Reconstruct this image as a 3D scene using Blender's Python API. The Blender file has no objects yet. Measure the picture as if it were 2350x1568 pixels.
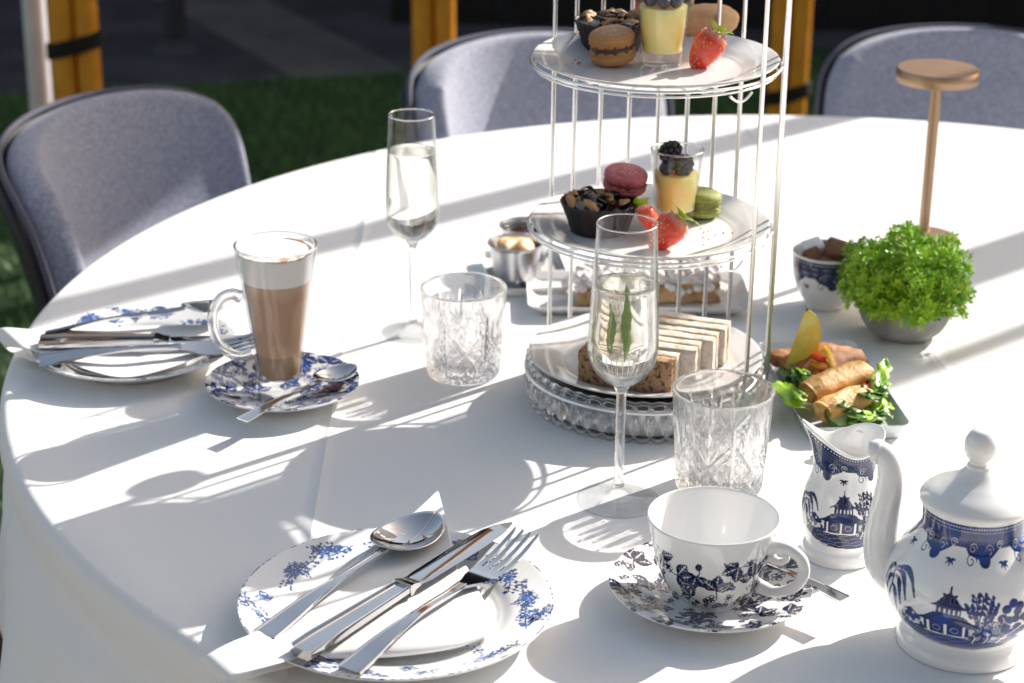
import bpy, math, random
import numpy as np
from mathutils import Vector, Matrix

PI = math.pi
random.seed(11)
rng = np.random.default_rng(11)
sc = bpy.context.scene
COL = sc.collection

# ------------------------------------------------------------------ camera
TZ = 0.75                       # table top above the ground
IMW, IMH, FPX = 2350.0, 1568.0, 4700.0
PITCH, ROLL = math.radians(21.5), math.radians(0.7)
CAM = Vector((0, 0, TZ + 0.75))
FWD = Vector((0, math.cos(PITCH), -math.sin(PITCH)))
_rt = Vector((1, 0, 0)); _up = _rt.cross(FWD)
RT = _rt * math.cos(ROLL) + _up * math.sin(ROLL)
UP = _up * math.cos(ROLL) - _rt * math.sin(ROLL)
cam = bpy.data.cameras.new('camera')
cam.sensor_width = 36; cam.sensor_fit = 'HORIZONTAL'
cam.lens = 36 * FPX / IMW
cam.clip_start = 0.05; cam.clip_end = 400
cam.dof.use_dof = True
cam.dof.focus_distance = 1.60
cam.dof.aperture_fstop = 8.0
camo = bpy.data.objects.new('camera', cam); COL.objects.link(camo)
camo.matrix_world = Matrix(((RT.x, UP.x, -FWD.x, CAM.x), (RT.y, UP.y, -FWD.y, CAM.y),
                            (RT.z, UP.z, -FWD.z, CAM.z), (0, 0, 0, 1)))
sc.camera = camo

def at(x, y, z=0.0):
    """photograph pixel -> world point on the level z above the table top"""
    d = FWD * FPX + RT * (x - IMW / 2) + UP * (IMH / 2 - y)
    t = (TZ + z - CAM.z) / d.z
    return CAM + d * t

# ------------------------------------------------------------------ light
SUN_AZ, SUN_EL = math.radians(41.0), math.radians(32.0)
world = bpy.data.worlds.new('World'); sc.world = world; world.use_nodes = True
nt = world.node_tree; nt.nodes.clear()
wo = nt.nodes.new('ShaderNodeOutputWorld'); wb = nt.nodes.new('ShaderNodeBackground')
sky = nt.nodes.new('ShaderNodeTexSky'); sky.sky_type = 'NISHITA'; sky.sun_disc = False
sky.sun_elevation = SUN_EL; sky.sun_rotation = PI / 2 - SUN_AZ
sky.air_density = 0.9; sky.dust_density = 1.5; sky.ozone_density = 0.6
wb.inputs['Strength'].default_value = 0.14
wt = nt.nodes.new('ShaderNodeMix'); wt.data_type = 'RGBA'; wt.blend_type = 'MULTIPLY'; wt.inputs[0].default_value = 1   # camera white balance for open shade
wt.inputs[7].default_value = (1.0, .858, .672, 1)
nt.links.new(sky.outputs[0], wt.inputs[6]); nt.links.new(wt.outputs[2], wb.inputs['Color']); nt.links.new(wb.outputs[0], wo.inputs['Surface'])
sl = bpy.data.lights.new('sun', 'SUN'); sl.energy = 4.1; sl.angle = math.radians(0.53); sl.color = (1, 0.95, 0.88)
sl.cycles.is_caustics_light = True          # sunlight focused by the glasses
so = bpy.data.objects.new('sun', sl); COL.objects.link(so)
sdir = Vector((math.cos(SUN_EL) * math.cos(SUN_AZ), math.cos(SUN_EL) * math.sin(SUN_AZ), math.sin(SUN_EL)))
so.rotation_euler = (-sdir).to_track_quat('-Z', 'Y').to_euler(); so.location = (3, 3, 6)
vs = sc.view_settings
vs.view_transform = 'Standard'; vs.look = 'None'; vs.gamma = 1; vs.use_curve_mapping = False
vs.exposure = 1.04
cy = sc.cycles
cy.max_bounces = 14; cy.transparent_max_bounces = 24; cy.transmission_bounces = 12; cy.glossy_bounces = 6; cy.diffuse_bounces = 5
cy.caustics_reflective = False; cy.caustics_refractive = True
cy.use_denoising = True; cy.sample_clamp_indirect = 6; cy.blur_glossy = 0.3

# ------------------------------------------------------------------ helpers
def tag(o, label, cat, group=None, kind=None):
    if label: o['label'] = label
    if cat: o['category'] = cat
    if group: o['group'] = group
    if kind: o['kind'] = kind
    return o

def thing(name, label, cat, loc=(0, 0, 0), rz=0, group=None, mw=None):
    o = bpy.data.objects.new(name, None); COL.objects.link(o)
    o.empty_display_size = 0.02
    if mw is not None: o.matrix_world = mw
    else:
        o.location = loc; o.rotation_euler = (0, 0, rz)
    return tag(o, label, cat, group)

def link(name, me, mat, parent=None):
    o = bpy.data.objects.new(name, me); COL.objects.link(o)
    if mat is not None and not me.materials: me.materials.append(mat)
    if parent is not None: o.parent = parent
    return o

def mkmesh(name, V, F, smooth=True, attr=None, sharp=None):
    me = bpy.data.meshes.new(name)
    V = np.asarray(V, dtype=np.float32).reshape(-1, 3)
    if isinstance(F, np.ndarray):
        k = F.shape[1]; n = len(F)
        me.vertices.add(len(V)); me.vertices.foreach_set('co', V.ravel())
        me.loops.add(n * k); me.loops.foreach_set('vertex_index', F.astype(np.int32).ravel())
        me.polygons.add(n); me.polygons.foreach_set('loop_start', np.arange(0, n * k, k, dtype=np.int32))
        me.update(calc_edges=True)
    else:
        me.from_pydata(V.tolist(), [], [list(map(int, f)) for f in F]); me.update()
    me.polygons.foreach_set('use_smooth', np.full(len(me.polygons), smooth, dtype=bool))
    if attr is not None:
        for nm, a in attr.items():
            at_ = me.attributes.new(nm, 'FLOAT', 'POINT'); at_.data.foreach_set('value', np.asarray(a, dtype=np.float32).ravel())
    me.validate()
    if smooth and sharp:
        me.set_sharp_from_angle(angle=math.radians(sharp))
    return me

def mesh(name, VF, mat, parent=None, smooth=True, attr=None, sharp=None, loc=None, rot=None):
    o = link(name, mkmesh(name, VF[0], VF[1], smooth, attr, sharp), mat, parent)
    if loc is not None: o.location = loc
    if rot is not None: o.rotation_euler = rot
    return o

def join(*parts):
    V = []; F = []; k = 0
    for v, f in parts:
        v = np.asarray(v, float).reshape(-1, 3); V.append(v)
        F += [[i + k for i in q] for q in (f.tolist() if isinstance(f, np.ndarray) else f)]
        k += len(v)
    return np.vstack(V), F

def tf(VF, M):
    V = np.asarray(VF[0], float); A = np.array(M)
    return V @ A[:3, :3].T + A[:3, 3], VF[1]

def T(x, y, z): return Matrix.Translation((x, y, z))
def Rz(a): return Matrix.Rotation(a, 4, 'Z')
def Rx(a): return Matrix.Rotation(a, 4, 'X')
def Ry(a): return Matrix.Rotation(a, 4, 'Y')
def S(x, y, z): return Matrix.Diagonal((x, y, z, 1))

def resample(pts, m):
    """smooth (Catmull-Rom) resample of a polyline of any dimension"""
    P = np.asarray(pts, float)
    d = np.r_[0, np.cumsum(np.sqrt((np.diff(P, axis=0) ** 2).sum(1)) ** 0.5 + 1e-9)]
    t = np.linspace(0, d[-1], m); out = np.zeros((m, P.shape[1]))
    tan = np.zeros_like(P)
    tan[1:-1] = (P[2:] - P[:-2]) / (d[2:] - d[:-2])[:, None]
    tan[0] = (P[1] - P[0]) / (d[1] - d[0]); tan[-1] = (P[-1] - P[-2]) / (d[-1] - d[-2])
    for i, x in enumerate(t):
        k = min(max(np.searchsorted(d, x, side='right') - 1, 0), len(P) - 2)
        h = d[k + 1] - d[k]; s = (x - d[k]) / h
        out[i] = ((1 + 2 * s) * (1 - s) ** 2 * P[k] + s * (1 - s) ** 2 * h * tan[k]
                  + s * s * (3 - 2 * s) * P[k + 1] + s * s * (s - 1) * h * tan[k + 1])
    return out

def lathe(prof, n=64, smooth_m=None, full=None):
    """revolve (r, z); angle 0 points to -Y, positive towards +X"""
    P = np.asarray(prof, float)
    if smooth_m: P = resample(P, smooth_m)
    P[:, 0] = np.maximum(P[:, 0], 1e-5)
    th = np.linspace(-PI, PI, n, endpoint=False)
    m = len(P)
    V = np.zeros((m, n, 3))
    V[:, :, 0] = P[:, 0:1] * np.sin(th); V[:, :, 1] = -P[:, 0:1] * np.cos(th); V[:, :, 2] = P[:, 1:2]
    i = np.arange(m - 1)[:, None] * n; j = np.arange(n)[None]; j2 = (j + 1) % n
    F = np.stack([i + j, i + j2, i + n + j2, i + n + j], -1).reshape(-1, 4)
    return V.reshape(-1, 3), F

def fine(prof, step):
    """straight-line resample of a profile at about `step` spacing"""
    P = np.asarray(prof, float); out = [P[0]]
    for a, b in zip(P[:-1], P[1:]):
        k = max(1, int(math.ceil(np.linalg.norm(b - a) / step)))
        for q in range(1, k + 1): out.append(a + (b - a) * q / k)
    return np.array(out)

def frames(P):
    P = np.asarray(P, float); n = len(P)
    tg = np.zeros_like(P); tg[1:-1] = P[2:] - P[:-2]; tg[0] = P[1] - P[0]; tg[-1] = P[-1] - P[-2]
    tg /= np.linalg.norm(tg, axis=1)[:, None]
    u = np.cross(tg[0], [0, 0, 1.0])
    if np.linalg.norm(u) < 1e-3: u = np.array([1.0, 0, 0])
    u /= np.linalg.norm(u); U = [u]
    for i in range(1, n):
        u = U[-1] - tg[i] * np.dot(U[-1], tg[i]); u /= np.linalg.norm(u); U.append(u)
    U = np.array(U); return tg, U, np.cross(tg, U)

def tube(path, rad, n=10, m=None, cap=True):
    P = np.asarray(path, float)
    if m: P = resample(P, m)
    r = np.asarray(rad, float) if np.ndim(rad) else np.full(len(P), rad)
    if len(r) != len(P): r = np.interp(np.linspace(0, 1, len(P)), np.linspace(0, 1, len(r)), r)
    tg, U, B = frames(P)
    a = np.linspace(0, 2 * PI, n, endpoint=False)
    V = P[:, None] + r[:, None, None] * (np.cos(a)[None, :, None] * U[:, None] + np.sin(a)[None, :, None] * B[:, None])
    m_ = len(P); i = np.arange(m_ - 1)[:, None] * n; j = np.arange(n)[None]; j2 = (j + 1) % n
    F = np.stack([i + j, i + n + j, i + n + j2, i + j2], -1).reshape(-1, 4).tolist()
    V = V.reshape(-1, 3)
    if cap:
        F.append(list(range(n))); F.append([(m_ - 1) * n + k for k in range(n)][::-1])
    return V, F

def sweep(path, sec, w, t, side=(0, 1, 0), m=None):
    """sweep a closed 2-D section (side, up), scaled by w and t along the path"""
    P = np.asarray(path, float); w = np.asarray(w, float); t = np.asarray(t, float)
    if m:
        Q = resample(np.c_[P, w, t], m); P, w, t = Q[:, :3], Q[:, 3], Q[:, 4]
    tg = np.gradient(P, axis=0); tg /= np.linalg.norm(tg, axis=1)[:, None]
    sd = np.tile(np.asarray(side, float), (len(P), 1)); sd -= tg * (sd * tg).sum(1)[:, None]
    sd /= np.linalg.norm(sd, axis=1)[:, None]; up = np.cross(tg, sd)
    sec = np.asarray(sec, float); n = len(sec)
    V = P[:, None] + sd[:, None] * (sec[None, :, 0:1] * w[:, None, None]) + up[:, None] * (sec[None, :, 1:2] * t[:, None, None])
    mm = len(P); F = []
    for i in range(mm - 1):
        for j in range(n):
            k = (j + 1) % n; F.append([i * n + j, i * n + k, (i + 1) * n + k, (i + 1) * n + j])
    F.append(list(range(n))[::-1]); F.append([(mm - 1) * n + k for k in range(n)])
    return V.reshape(-1, 3), F

def box(x0, x1, y0, y1, z0, z1, b=0.0):
    if b <= 0:
        V = [(x, y, z) for z in (z0, z1) for y in (y0, y1) for x in (x0, x1)]
        return np.array(V), [[0, 2, 3, 1], [4, 5, 7, 6], [0, 1, 5, 4], [2, 6, 7, 3], [0, 4, 6, 2], [1, 3, 7, 5]]
    b = min(b, (x1 - x0) * .45, (y1 - y0) * .45, (z1 - z0) * .45)
    secs = []
    def ring(i, z):
        r = []
        for cx, cy, a0 in ((x1, y1, 0), (x0, y1, 90), (x0, y0, 180), (x1, y0, 270)):
            sx = 1 if cx == x1 else -1; sy = 1 if cy == y1 else -1
            for a in (0, 45, 90):
                q = math.radians(a0 + a)
                r.append((cx - sx * b + (b - i) * math.cos(q), cy - sy * b + (b - i) * math.sin(q), z))
        return r
    V = []
    for i, z in ((b * .95, z0), (b * .3, z0 + b * .3), (0, z0 + b), (0, z1 - b), (b * .3, z1 - b * .3), (b * .95, z1)): V += ring(i, z)
    n = 12; F = []
    for k in range(5):
        for j in range(n): F.append([k * n + j, k * n + (j + 1) % n, (k + 1) * n + (j + 1) % n, (k + 1) * n + j])
    F.append(list(range(n))[::-1]); F.append([5 * n + j for j in range(n)])
    return np.array(V), F

def ico(r=1.0, n=12, m=8):
    th = np.linspace(0.0, PI, m)
    return lathe(np.c_[r * np.sin(th), -r * np.cos(th)], n)

def grid(fn, nu, nv):
    u, v = np.meshgrid(np.linspace(0, 1, nu), np.linspace(0, 1, nv), indexing='xy')
    V = fn(u, v); V = np.stack(V, -1).reshape(-1, 3)
    i = np.arange(nv - 1)[:, None] * nu; j = np.arange(nu - 1)[None]
    F = np.stack([i + j, i + j + 1, i + nu + j + 1, i + nu + j], -1).reshape(-1, 4)
    return V, F

def solid(o, t, sub=0, off=-1):
    m = o.modifiers.new('thickness', 'SOLIDIFY'); m.thickness = t; m.offset = off
    if sub:
        s = o.modifiers.new('smooth', 'SUBSURF'); s.levels = sub; s.render_levels = sub
    return o

def copy_tree(o, parent=None):
    c = o.copy(); COL.objects.link(c); c.parent = parent
    for ch in list(o.children): copy_tree(ch, c)
    return c

def vnoise(P, f, seed=0):
    """cheap smooth 3-D noise of an (n,3) array"""
    r = np.random.default_rng(seed); out = np.zeros(len(P))
    for k in range(5):
        d = r.normal(size=3); d /= np.linalg.norm(d); out += np.sin(P @ d * f * (0.7 + 0.5 * k) + r.uniform(0, 6))
    return out / 5

# ------------------------------------------------------------------ materials
def newmat(name):
    m = bpy.data.materials.new(name); m.use_nodes = True; m.node_tree.nodes.clear()
    return m, m.node_tree
def N(t, typ, **kw):
    n = t.nodes.new(typ)
    for k, v in kw.items(): setattr(n, k, v)
    return n
def val(t, op, a, b=None, clamp=False):
    n = t.nodes.new('ShaderNodeMath'); n.operation = op; n.use_clamp = clamp
    for i, x in enumerate((a, b)):
        if x is None: continue
        if isinstance(x, (int, float)): n.inputs[i].default_value = x
        else: t.links.new(x, n.inputs[i])
    return n.outputs[0]
def mixc(t, f, a, b):
    n = t.nodes.new('ShaderNodeMix'); n.data_type = 'RGBA'
    for s, x in ((0, f), (6, a), (7, b)):
        if isinstance(x, (int, float)): n.inputs[s].default_value = x
        elif isinstance(x, (tuple, list)): n.inputs[s].default_value = (*x[:3], 1)
        else: t.links.new(x, n.inputs[s])
    return n.outputs[2]
def noise(t, scale, detail=3, rough=.55, co='Object', dist=0.0):
    tc = N(t, 'ShaderNodeTexCoord'); n = N(t, 'ShaderNodeTexNoise')
    n.inputs['Scale'].default_value = scale; n.inputs['Detail'].default_value = detail; n.inputs['Roughness'].default_value = rough
    n.inputs['Distortion'].default_value = dist
    t.links.new(tc.outputs[co], n.inputs['Vector']); return n.outputs['Fac']
def ramp(t, f, lo, hi):
    n = N(t, 'ShaderNodeMapRange'); n.inputs[1].default_value = lo; n.inputs[2].default_value = hi
    t.links.new(f, n.inputs[0]); return n.outputs[0]
def finish(m, t, col, rough=.5, metal=0., bump=None, spec=.5, sss=0., sssr=(.004, .002, .001), coat=0., trans=0., sheen=0.):
    p = N(t, 'ShaderNodeBsdfPrincipled'); o = N(t, 'ShaderNodeOutputMaterial')
    if isinstance(col, (tuple, list)): p.inputs['Base Color'].default_value = (*col[:3], 1)
    else: t.links.new(col, p.inputs['Base Color'])
    if isinstance(rough, (int, float)): p.inputs['Roughness'].default_value = rough
    else: t.links.new(rough, p.inputs['Roughness'])
    p.inputs['Metallic'].default_value = metal; p.inputs['Specular IOR Level'].default_value = spec
    if sss:
        p.inputs['Subsurface Weight'].default_value = sss; p.inputs['Subsurface Radius'].default_value = sssr
        p.inputs['Subsurface Scale'].default_value = 1.0
    p.inputs['Coat Weight'].default_value = coat; p.inputs['Coat Roughness'].default_value = .03
    p.inputs['Transmission Weight'].default_value = trans
    p.inputs['Sheen Weight'].default_value = sheen
    if bump:
        b = N(t, 'ShaderNodeBump'); b.inputs['Strength'].default_value = bump[1]; b.inputs['Distance'].default_value = bump[2]
        t.links.new(bump[0], b.inputs['Height']); t.links.new(b.outputs[0], p.inputs['Normal'])
    t.links.new(p.outputs[0], o.inputs['Surface']); return m

def PM(name, a, b=None, scale=40, rough=.5, metal=0., bump=None, lohi=(.35, .65), detail=4, **kw):
    """principled material: colour a, mottled with b; bump = (scale, strength, distance)"""
    m, t = newmat(name)
    col = a if b is None else mixc(t, ramp(t, noise(t, scale, detail), *lohi), a, b)
    bb = None if not bump else (noise(t, bump[0], 5, .65), bump[1], bump[2])
    return finish(m, t, col, rough, metal, bb, **kw)

def printmat(name, ink, ink2=None, white=(.80, .80, .795)):
    m, t = newmat(name)
    a = N(t, 'ShaderNodeAttribute', attribute_name='print')
    ic = ink if ink2 is None else mixc(t, ramp(t, noise(t, 90, 2), .35, .65), ink, ink2)
    return finish(m, t, mixc(t, ramp(t, a.outputs['Fac'], .16, .72), white, ic), .05, 0, None, coat=.25, spec=.6)

def thin_glass(name, tint=(.997, .998, .998), edge=(.30, .34, .37), refl=.8, base=.02):
    m, t = newmat(name)
    lw = N(t, 'ShaderNodeLayerWeight'); lw.inputs['Blend'].default_value = .5
    f = lw.outputs['Facing']
    fr = val(t, 'ADD', val(t, 'MULTIPLY', val(t, 'POWER', f, 4.0), refl), base, True)
    ed = val(t, 'POWER', f, 3.5)
    tr = N(t, 'ShaderNodeBsdfTransparent'); t.links.new(mixc(t, ed, tint, edge), tr.inputs['Color'])
    g = N(t, 'ShaderNodeBsdfGlossy'); g.inputs['Roughness'].default_value = .01; g.inputs['Color'].default_value = (1, 1, 1, 1)
    mx = N(t, 'ShaderNodeMixShader'); o = N(t, 'ShaderNodeOutputMaterial')
    t.links.new(fr, mx.inputs[0]); t.links.new(tr.outputs[0], mx.inputs[1]); t.links.new(g.outputs[0], mx.inputs[2])
    t.links.new(mx.outputs[0], o.inputs['Surface']); return m

def solid_glass(name, ior=1.5, clear=.4, tint=(1, 1, 1)):
    """clear: share of light that goes straight through instead of being bent"""
    m, t = newmat(name)
    tr = N(t, 'ShaderNodeBsdfTransparent'); tr.inputs['Color'].default_value = (1, 1, 1, 1)
    g = N(t, 'ShaderNodeBsdfGlass'); g.inputs['Roughness'].default_value = 0.0; g.inputs['IOR'].default_value = ior
    g.inputs['Color'].default_value = (*tint, 1)
    mx = N(t, 'ShaderNodeMixShader'); o = N(t, 'ShaderNodeOutputMaterial')
    mx.inputs[0].default_value = 1 - clear
    t.links.new(tr.outputs[0], mx.inputs[1]); t.links.new(g.outputs[0], mx.inputs[2])
    t.links.new(mx.outputs[0], o.inputs['Surface']); return m

M = {}
M['porcelain'] = PM('porcelain', (.79, .79, .785), rough=.05, coat=.4, spec=.6)
M['plate_white'] = PM('plate_white', (.74, .74, .74), rough=.12, coat=.3)
M['glass'] = thin_glass('thin_glass')
M['crystal'] = solid_glass('crystal', 1.52, .18)
M['stemglass'] = solid_glass('stem_glass', 1.48, .3)
M['wine'] = solid_glass('pale_wine', 1.33, .15, (.985, .985, .95))
M['steel'] = PM('polished_steel', (.60, .60, .61), (.54, .54, .55), 25, rough=.07, metal=1.0)
M['satin_steel'] = PM('satin_steel', (.55, .55, .57), (.45, .45, .47), 60, rough=.3, metal=1.0)
M['chrome'] = PM('chrome_wire', (.94, .94, .93), rough=.30, metal=1.0)
M['copper'] = PM('copper', (.40, .27, .18), (.35, .23, .15), 30, rough=.38, metal=.8)
M['concrete'] = PM('concrete', (.33, .32, .315), (.22, .215, .21), 45, rough=.85, bump=(160, .3, .001))
M['napkin'] = PM('napkin_linen', (.80, .80, .80), rough=.9, bump=(900, .12, .0006), sheen=.2)
M['fabric'] = PM('chair_fabric', (.33, .345, .43), (.20, .21, .285), 210, rough=.95, bump=(700, .35, .0015), sheen=.3, detail=4)
M['piping'] = PM('chair_piping', (.10, .10, .14), (.07, .07, .10), 300, rough=.9)
M['shell'] = PM('dark_shell', (.015, .015, .022), rough=.6)
M['bamboo'] = PM('bamboo', (.80, .34, .022), (.55, .20, .012), 9, rough=.42, bump=(60, .2, .002))
M['lash'] = PM('rope_lashing', (.012, .008, .006), rough=.9)
M['post_white'] = PM('white_post', (.62, .60, .64), (.5, .47, .5), 12, rough=.6)
M['wood'] = PM('chair_leg_wood', (.24, .105, .045), (.16, .07, .03), 30, rough=.5)
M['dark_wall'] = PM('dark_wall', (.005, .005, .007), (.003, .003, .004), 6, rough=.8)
M['paving'] = PM('paving', (.045, .042, .050), (.022, .020, .027), 3.5, rough=.85, bump=(40, .3, .01))
M['pale_strip'] = PM('pale_strip', (.11, .095, .09), (.07, .062, .062), 6, rough=.85)
M['soil'] = PM('turf_backing', (.012, .03, .010), (.008, .018, .006), 8, rough=1.0)
M['blade'] = PM('grass_blades', (.045, .135, .025), (.09, .20, .04), 5, rough=.6)
M['leaf'] = PM('plant_leaf', (.17, .38, .010), (.36, .58, .025), 70, rough=.4, lohi=(.4, .6), sss=.0)
M['leaf2'] = PM('salad_leaf', (.045, .125, .015), (.10, .22, .03), 70, rough=.38)
M['leaf_dark'] = PM('herb_leaf', (.04, .10, .012), (.075, .15, .02), 120, rough=.35)
M['leaf_flute'] = PM('fresh_leaf', (.10, .21, .018), (.17, .30, .03), 160, rough=.3)
M['custard'] = PM('custard', (.90, .68, .22), (.92, .74, .30), 60, rough=.35, sss=1.0, sssr=(.030, .022, .008))
M['berry_dark'] = PM('blackberry_skin', (.008, .006, .012), rough=.22)
M['berry_blue'] = PM('blueberry_skin', (.035, .035, .07), (.015, .014, .03), 150, rough=.4)
M['choc'] = PM('chocolate_pastry', (.009, .005, .007), (.016, .008, .010), 80, rough=.55, bump=(250, .4, .001))
M['choc_fill'] = PM('chocolate_filling', (.01, .007, .008), rough=.2)
M['almond'] = PM('almond_flake', (.42, .24, .095), (.25, .115, .04), 120, rough=.5)
def sugar_dusted(name, a, b, sugar=.5):
    m, t = newmat(name)
    col = mixc(t, ramp(t, noise(t, 90, 4), .35, .65), a, b)
    tc = N(t, 'ShaderNodeTexCoord'); g = N(t, 'ShaderNodeNewGeometry')
    sep = N(t, 'ShaderNodeSeparateXYZ'); t.links.new(g.outputs['Normal'], sep.inputs[0])
    up = ramp(t, sep.outputs['Z'], .45, .95)
    sp = ramp(t, noise(t, 900, 2, .5), .62 - .15 * sugar, .70)
    f = val(t, 'MULTIPLY', val(t, 'MULTIPLY', up, sp), .75)
    return finish(m, t, mixc(t, f, col, (.8, .78, .76)), .7, 0, (noise(t, 400, 4), .3, .001))
M['mac_pink'] = sugar_dusted('macaron_pink', (.50, .125, .155), (.41, .09, .115), .5)
M['mac_red'] = sugar_dusted('macaron_red', (.36, .05, .055), (.28, .035, .04), .2)
M['mac_green'] = sugar_dusted('macaron_green', (.30, .34, .085), (.24, .28, .06), .3)
M['mac_brown'] = sugar_dusted('macaron_brown', (.44, .22, .075), (.36, .165, .05), .7)
M['fill_brown'] = PM('macaron_filling_brown', (.055, .014, .005), rough=.5, bump=(300, .5, .001))
M['fill_pink'] = PM('macaron_filling_pink', (.16, .022, .018), rough=.5, bump=(300, .5, .001))
M['fill_green'] = PM('macaron_filling_green', (.16, .17, .03), rough=.5, bump=(300, .5, .001))
M['madeleine'] = PM('sponge_shell', (.62, .40, .20), (.52, .29, .13), 70, rough=.6, bump=(300, .3, .001))
M['bread_white'] = PM('white_bread', (.74, .68, .60), (.50, .36, .23), 85, rough=.95, bump=(420, .8, .003), lohi=(.42, .75))
M['bread_brown'] = PM('seeded_bread', (.40, .24, .13), (.055, .022, .012), 260, rough=.95, bump=(350, .7, .002), lohi=(.50, .66), detail=2)
M['fill_sand'] = PM('sandwich_filling', (.42, .23, .10), (.58, .40, .23), 130, rough=.7, bump=(300, .6, .002))
M['crust'] = PM('pastry_crust', (.70, .50, .27), (.46, .24, .09), 70, rough=.8, bump=(150, .9, .005))
M['icing'] = PM('icing_sugar', (.80, .77, .75), (.62, .45, .40), 90, rough=.8, lohi=(.5, .75), bump=(200, .6, .003))
M['roll'] = PM('fried_pastry', (.74, .46, .17), (.64, .33, .085), 45, rough=.45, bump=(150, .7, .004))
M['samosa'] = PM('fried_crumb', (.40, .165, .04), (.25, .085, .02), 90, rough=.6, bump=(260, .6, .002))
M['lemon'] = PM('lemon_flesh', (.78, .58, .06), (.82, .70, .20), 90, rough=.35, bump=(200, .3, .001))
M['lemon_rind'] = PM('lemon_rind', (.82, .60, .035), rough=.4, bump=(350, .25, .001))
M['pith'] = PM('lemon_pith', (.80, .76, .55), rough=.7)
M['pepper_red'] = PM('red_pepper', (.62, .03, .012), rough=.25)
M['pepper_orange'] = PM('orange_pepper', (.80, .26, .012), rough=.25)
M['pepper_yellow'] = PM('yellow_pepper', (.82, .50, .015), rough=.25)
M['cucumber'] = PM('cucumber_flesh', (.45, .55, .26), (.3, .42, .14), 150, rough=.3)
M['sugar_white'] = PM('white_sugar', (.80, .80, .80), rough=.8, bump=(500, .5, .001))
M['sugar_brown'] = PM('brown_sugar', (.20, .095, .05), (.14, .06, .03), 200, rough=.75, bump=(500, .6, .001))
def coffee_mat():
    m, t = newmat('milky_coffee')
    tc = N(t, 'ShaderNodeTexCoord'); sep = N(t, 'ShaderNodeSeparateXYZ'); t.links.new(tc.outputs['Object'], sep.inputs[0])
    z = val(t, 'ADD', sep.outputs['Z'], val(t, 'MULTIPLY', val(t, 'SUBTRACT', noise(t, 45, 4), .5), .03))
    col = mixc(t, ramp(t, z, .040, .058), (.56, .36, .21), (.46, .265, .145))
    col = mixc(t, ramp(t, z, .098, .114), col, (.60, .41, .27))
    return finish(m, t, col, .35)
M['coffee'] = coffee_mat()
M['coffee_low'] = PM('milk_layer', (.44, .285, .165), (.38, .23, .125), 40, rough=.4)
M['cream'] = PM('clotted_cream', (.80, .66, .45), (.72, .36, .14), 70, rough=.5, bump=(120, .6, .003))
M['jam'] = PM('dark_jam', (.03, .008, .008), rough=.15)
# strawberry: red with pale core and seeds
def strawberry_mat():
    m, t = newmat('strawberry')
    tc = N(t, 'ShaderNodeTexCoord'); sep = N(t, 'ShaderNodeSeparateXYZ'); t.links.new(tc.outputs['Object'], sep.inputs[0])
    top = ramp(t, sep.outputs['X'], .010, .019)
    col = mixc(t, ramp(t, noise(t, 80, 3), .4, .65), (.62, .03, .015), (.72, .10, .05))
    col = mixc(t, top, col, (.75, .45, .35))
    return finish(m, t, col, .22, 0, (noise(t, 260, 3), .25, .001), sss=.15)
M['strawberry'] = strawberry_mat()
def foam_mat():
    m, t = newmat('milk_foam')
    tc = N(t, 'ShaderNodeTexCoord'); sep = N(t, 'ShaderNodeSeparateXYZ'); t.links.new(tc.outputs['Object'], sep.inputs[0])
    r = val(t, 'SQRT', val(t, 'ADD', val(t, 'POWER', sep.outputs['X'], 2.0), val(t, 'POWER', sep.outputs['Y'], 2.0)))
    edge = ramp(t, r, .025, .031); top = ramp(t, sep.outputs['Z'], .1375, .140)
    sp = ramp(t, noise(t, 55, 3), .5, .6)
    f = val(t, 'MULTIPLY', val(t, 'MULTIPLY', edge, top), val(t, 'MULTIPLY', sp, .9))
    return finish(m, t, mixc(t, f, (.88, .86, .83), (.40, .20, .07)), .6)
M['foam'] = foam_mat()

# crease lines of the pressed cloth, as world-space lines on the table top
CREASE = [((845, 460), (712, 1235), 1.0), ((705, 835), (905, 780), .6), ((1800, 310), (1985, 590), .35), ((2130, 795), (2350, 1062), .6)]
def cloth_mat():
    m, t = newmat('white_tablecloth')
    tc = N(t, 'ShaderNodeNewGeometry'); pos = tc.outputs['Position']
    tot = None
    for a, b, k in CREASE:
        A, B = at(*a), at(*b); d = (B - A).normalized(); n = Vector((-d.y, d.x, 0))
        v = N(t, 'ShaderNodeVectorMath', operation='DOT_PRODUCT'); t.links.new(pos, v.inputs[0]); v.inputs[1].default_value = n
        dist = val(t, 'ABSOLUTE', val(t, 'SUBTRACT', v.outputs['Value'], float(n.dot(A))))
        h = val(t, 'MULTIPLY', val(t, 'POWER', val(t, 'MAXIMUM', val(t, 'SUBTRACT', 1.0, val(t, 'DIVIDE', dist, .010)), 0.0), 1.6), k)
        tot = h if tot is None else val(t, 'ADD', tot, h)
    weave = val(t, 'MULTIPLY', noise(t, 1400, 2, .5), .10)
    soft = val(t, 'MULTIPLY', noise(t, 9, 3, .5), .9)
    hgt = val(t, 'ADD', val(t, 'ADD', tot, weave), soft)
    return finish(m, t, (.80, .80, .80), .88, 0, (hgt, .9, .0028), sheen=.15, spec=.3)
M['cloth'] = cloth_mat()

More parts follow.
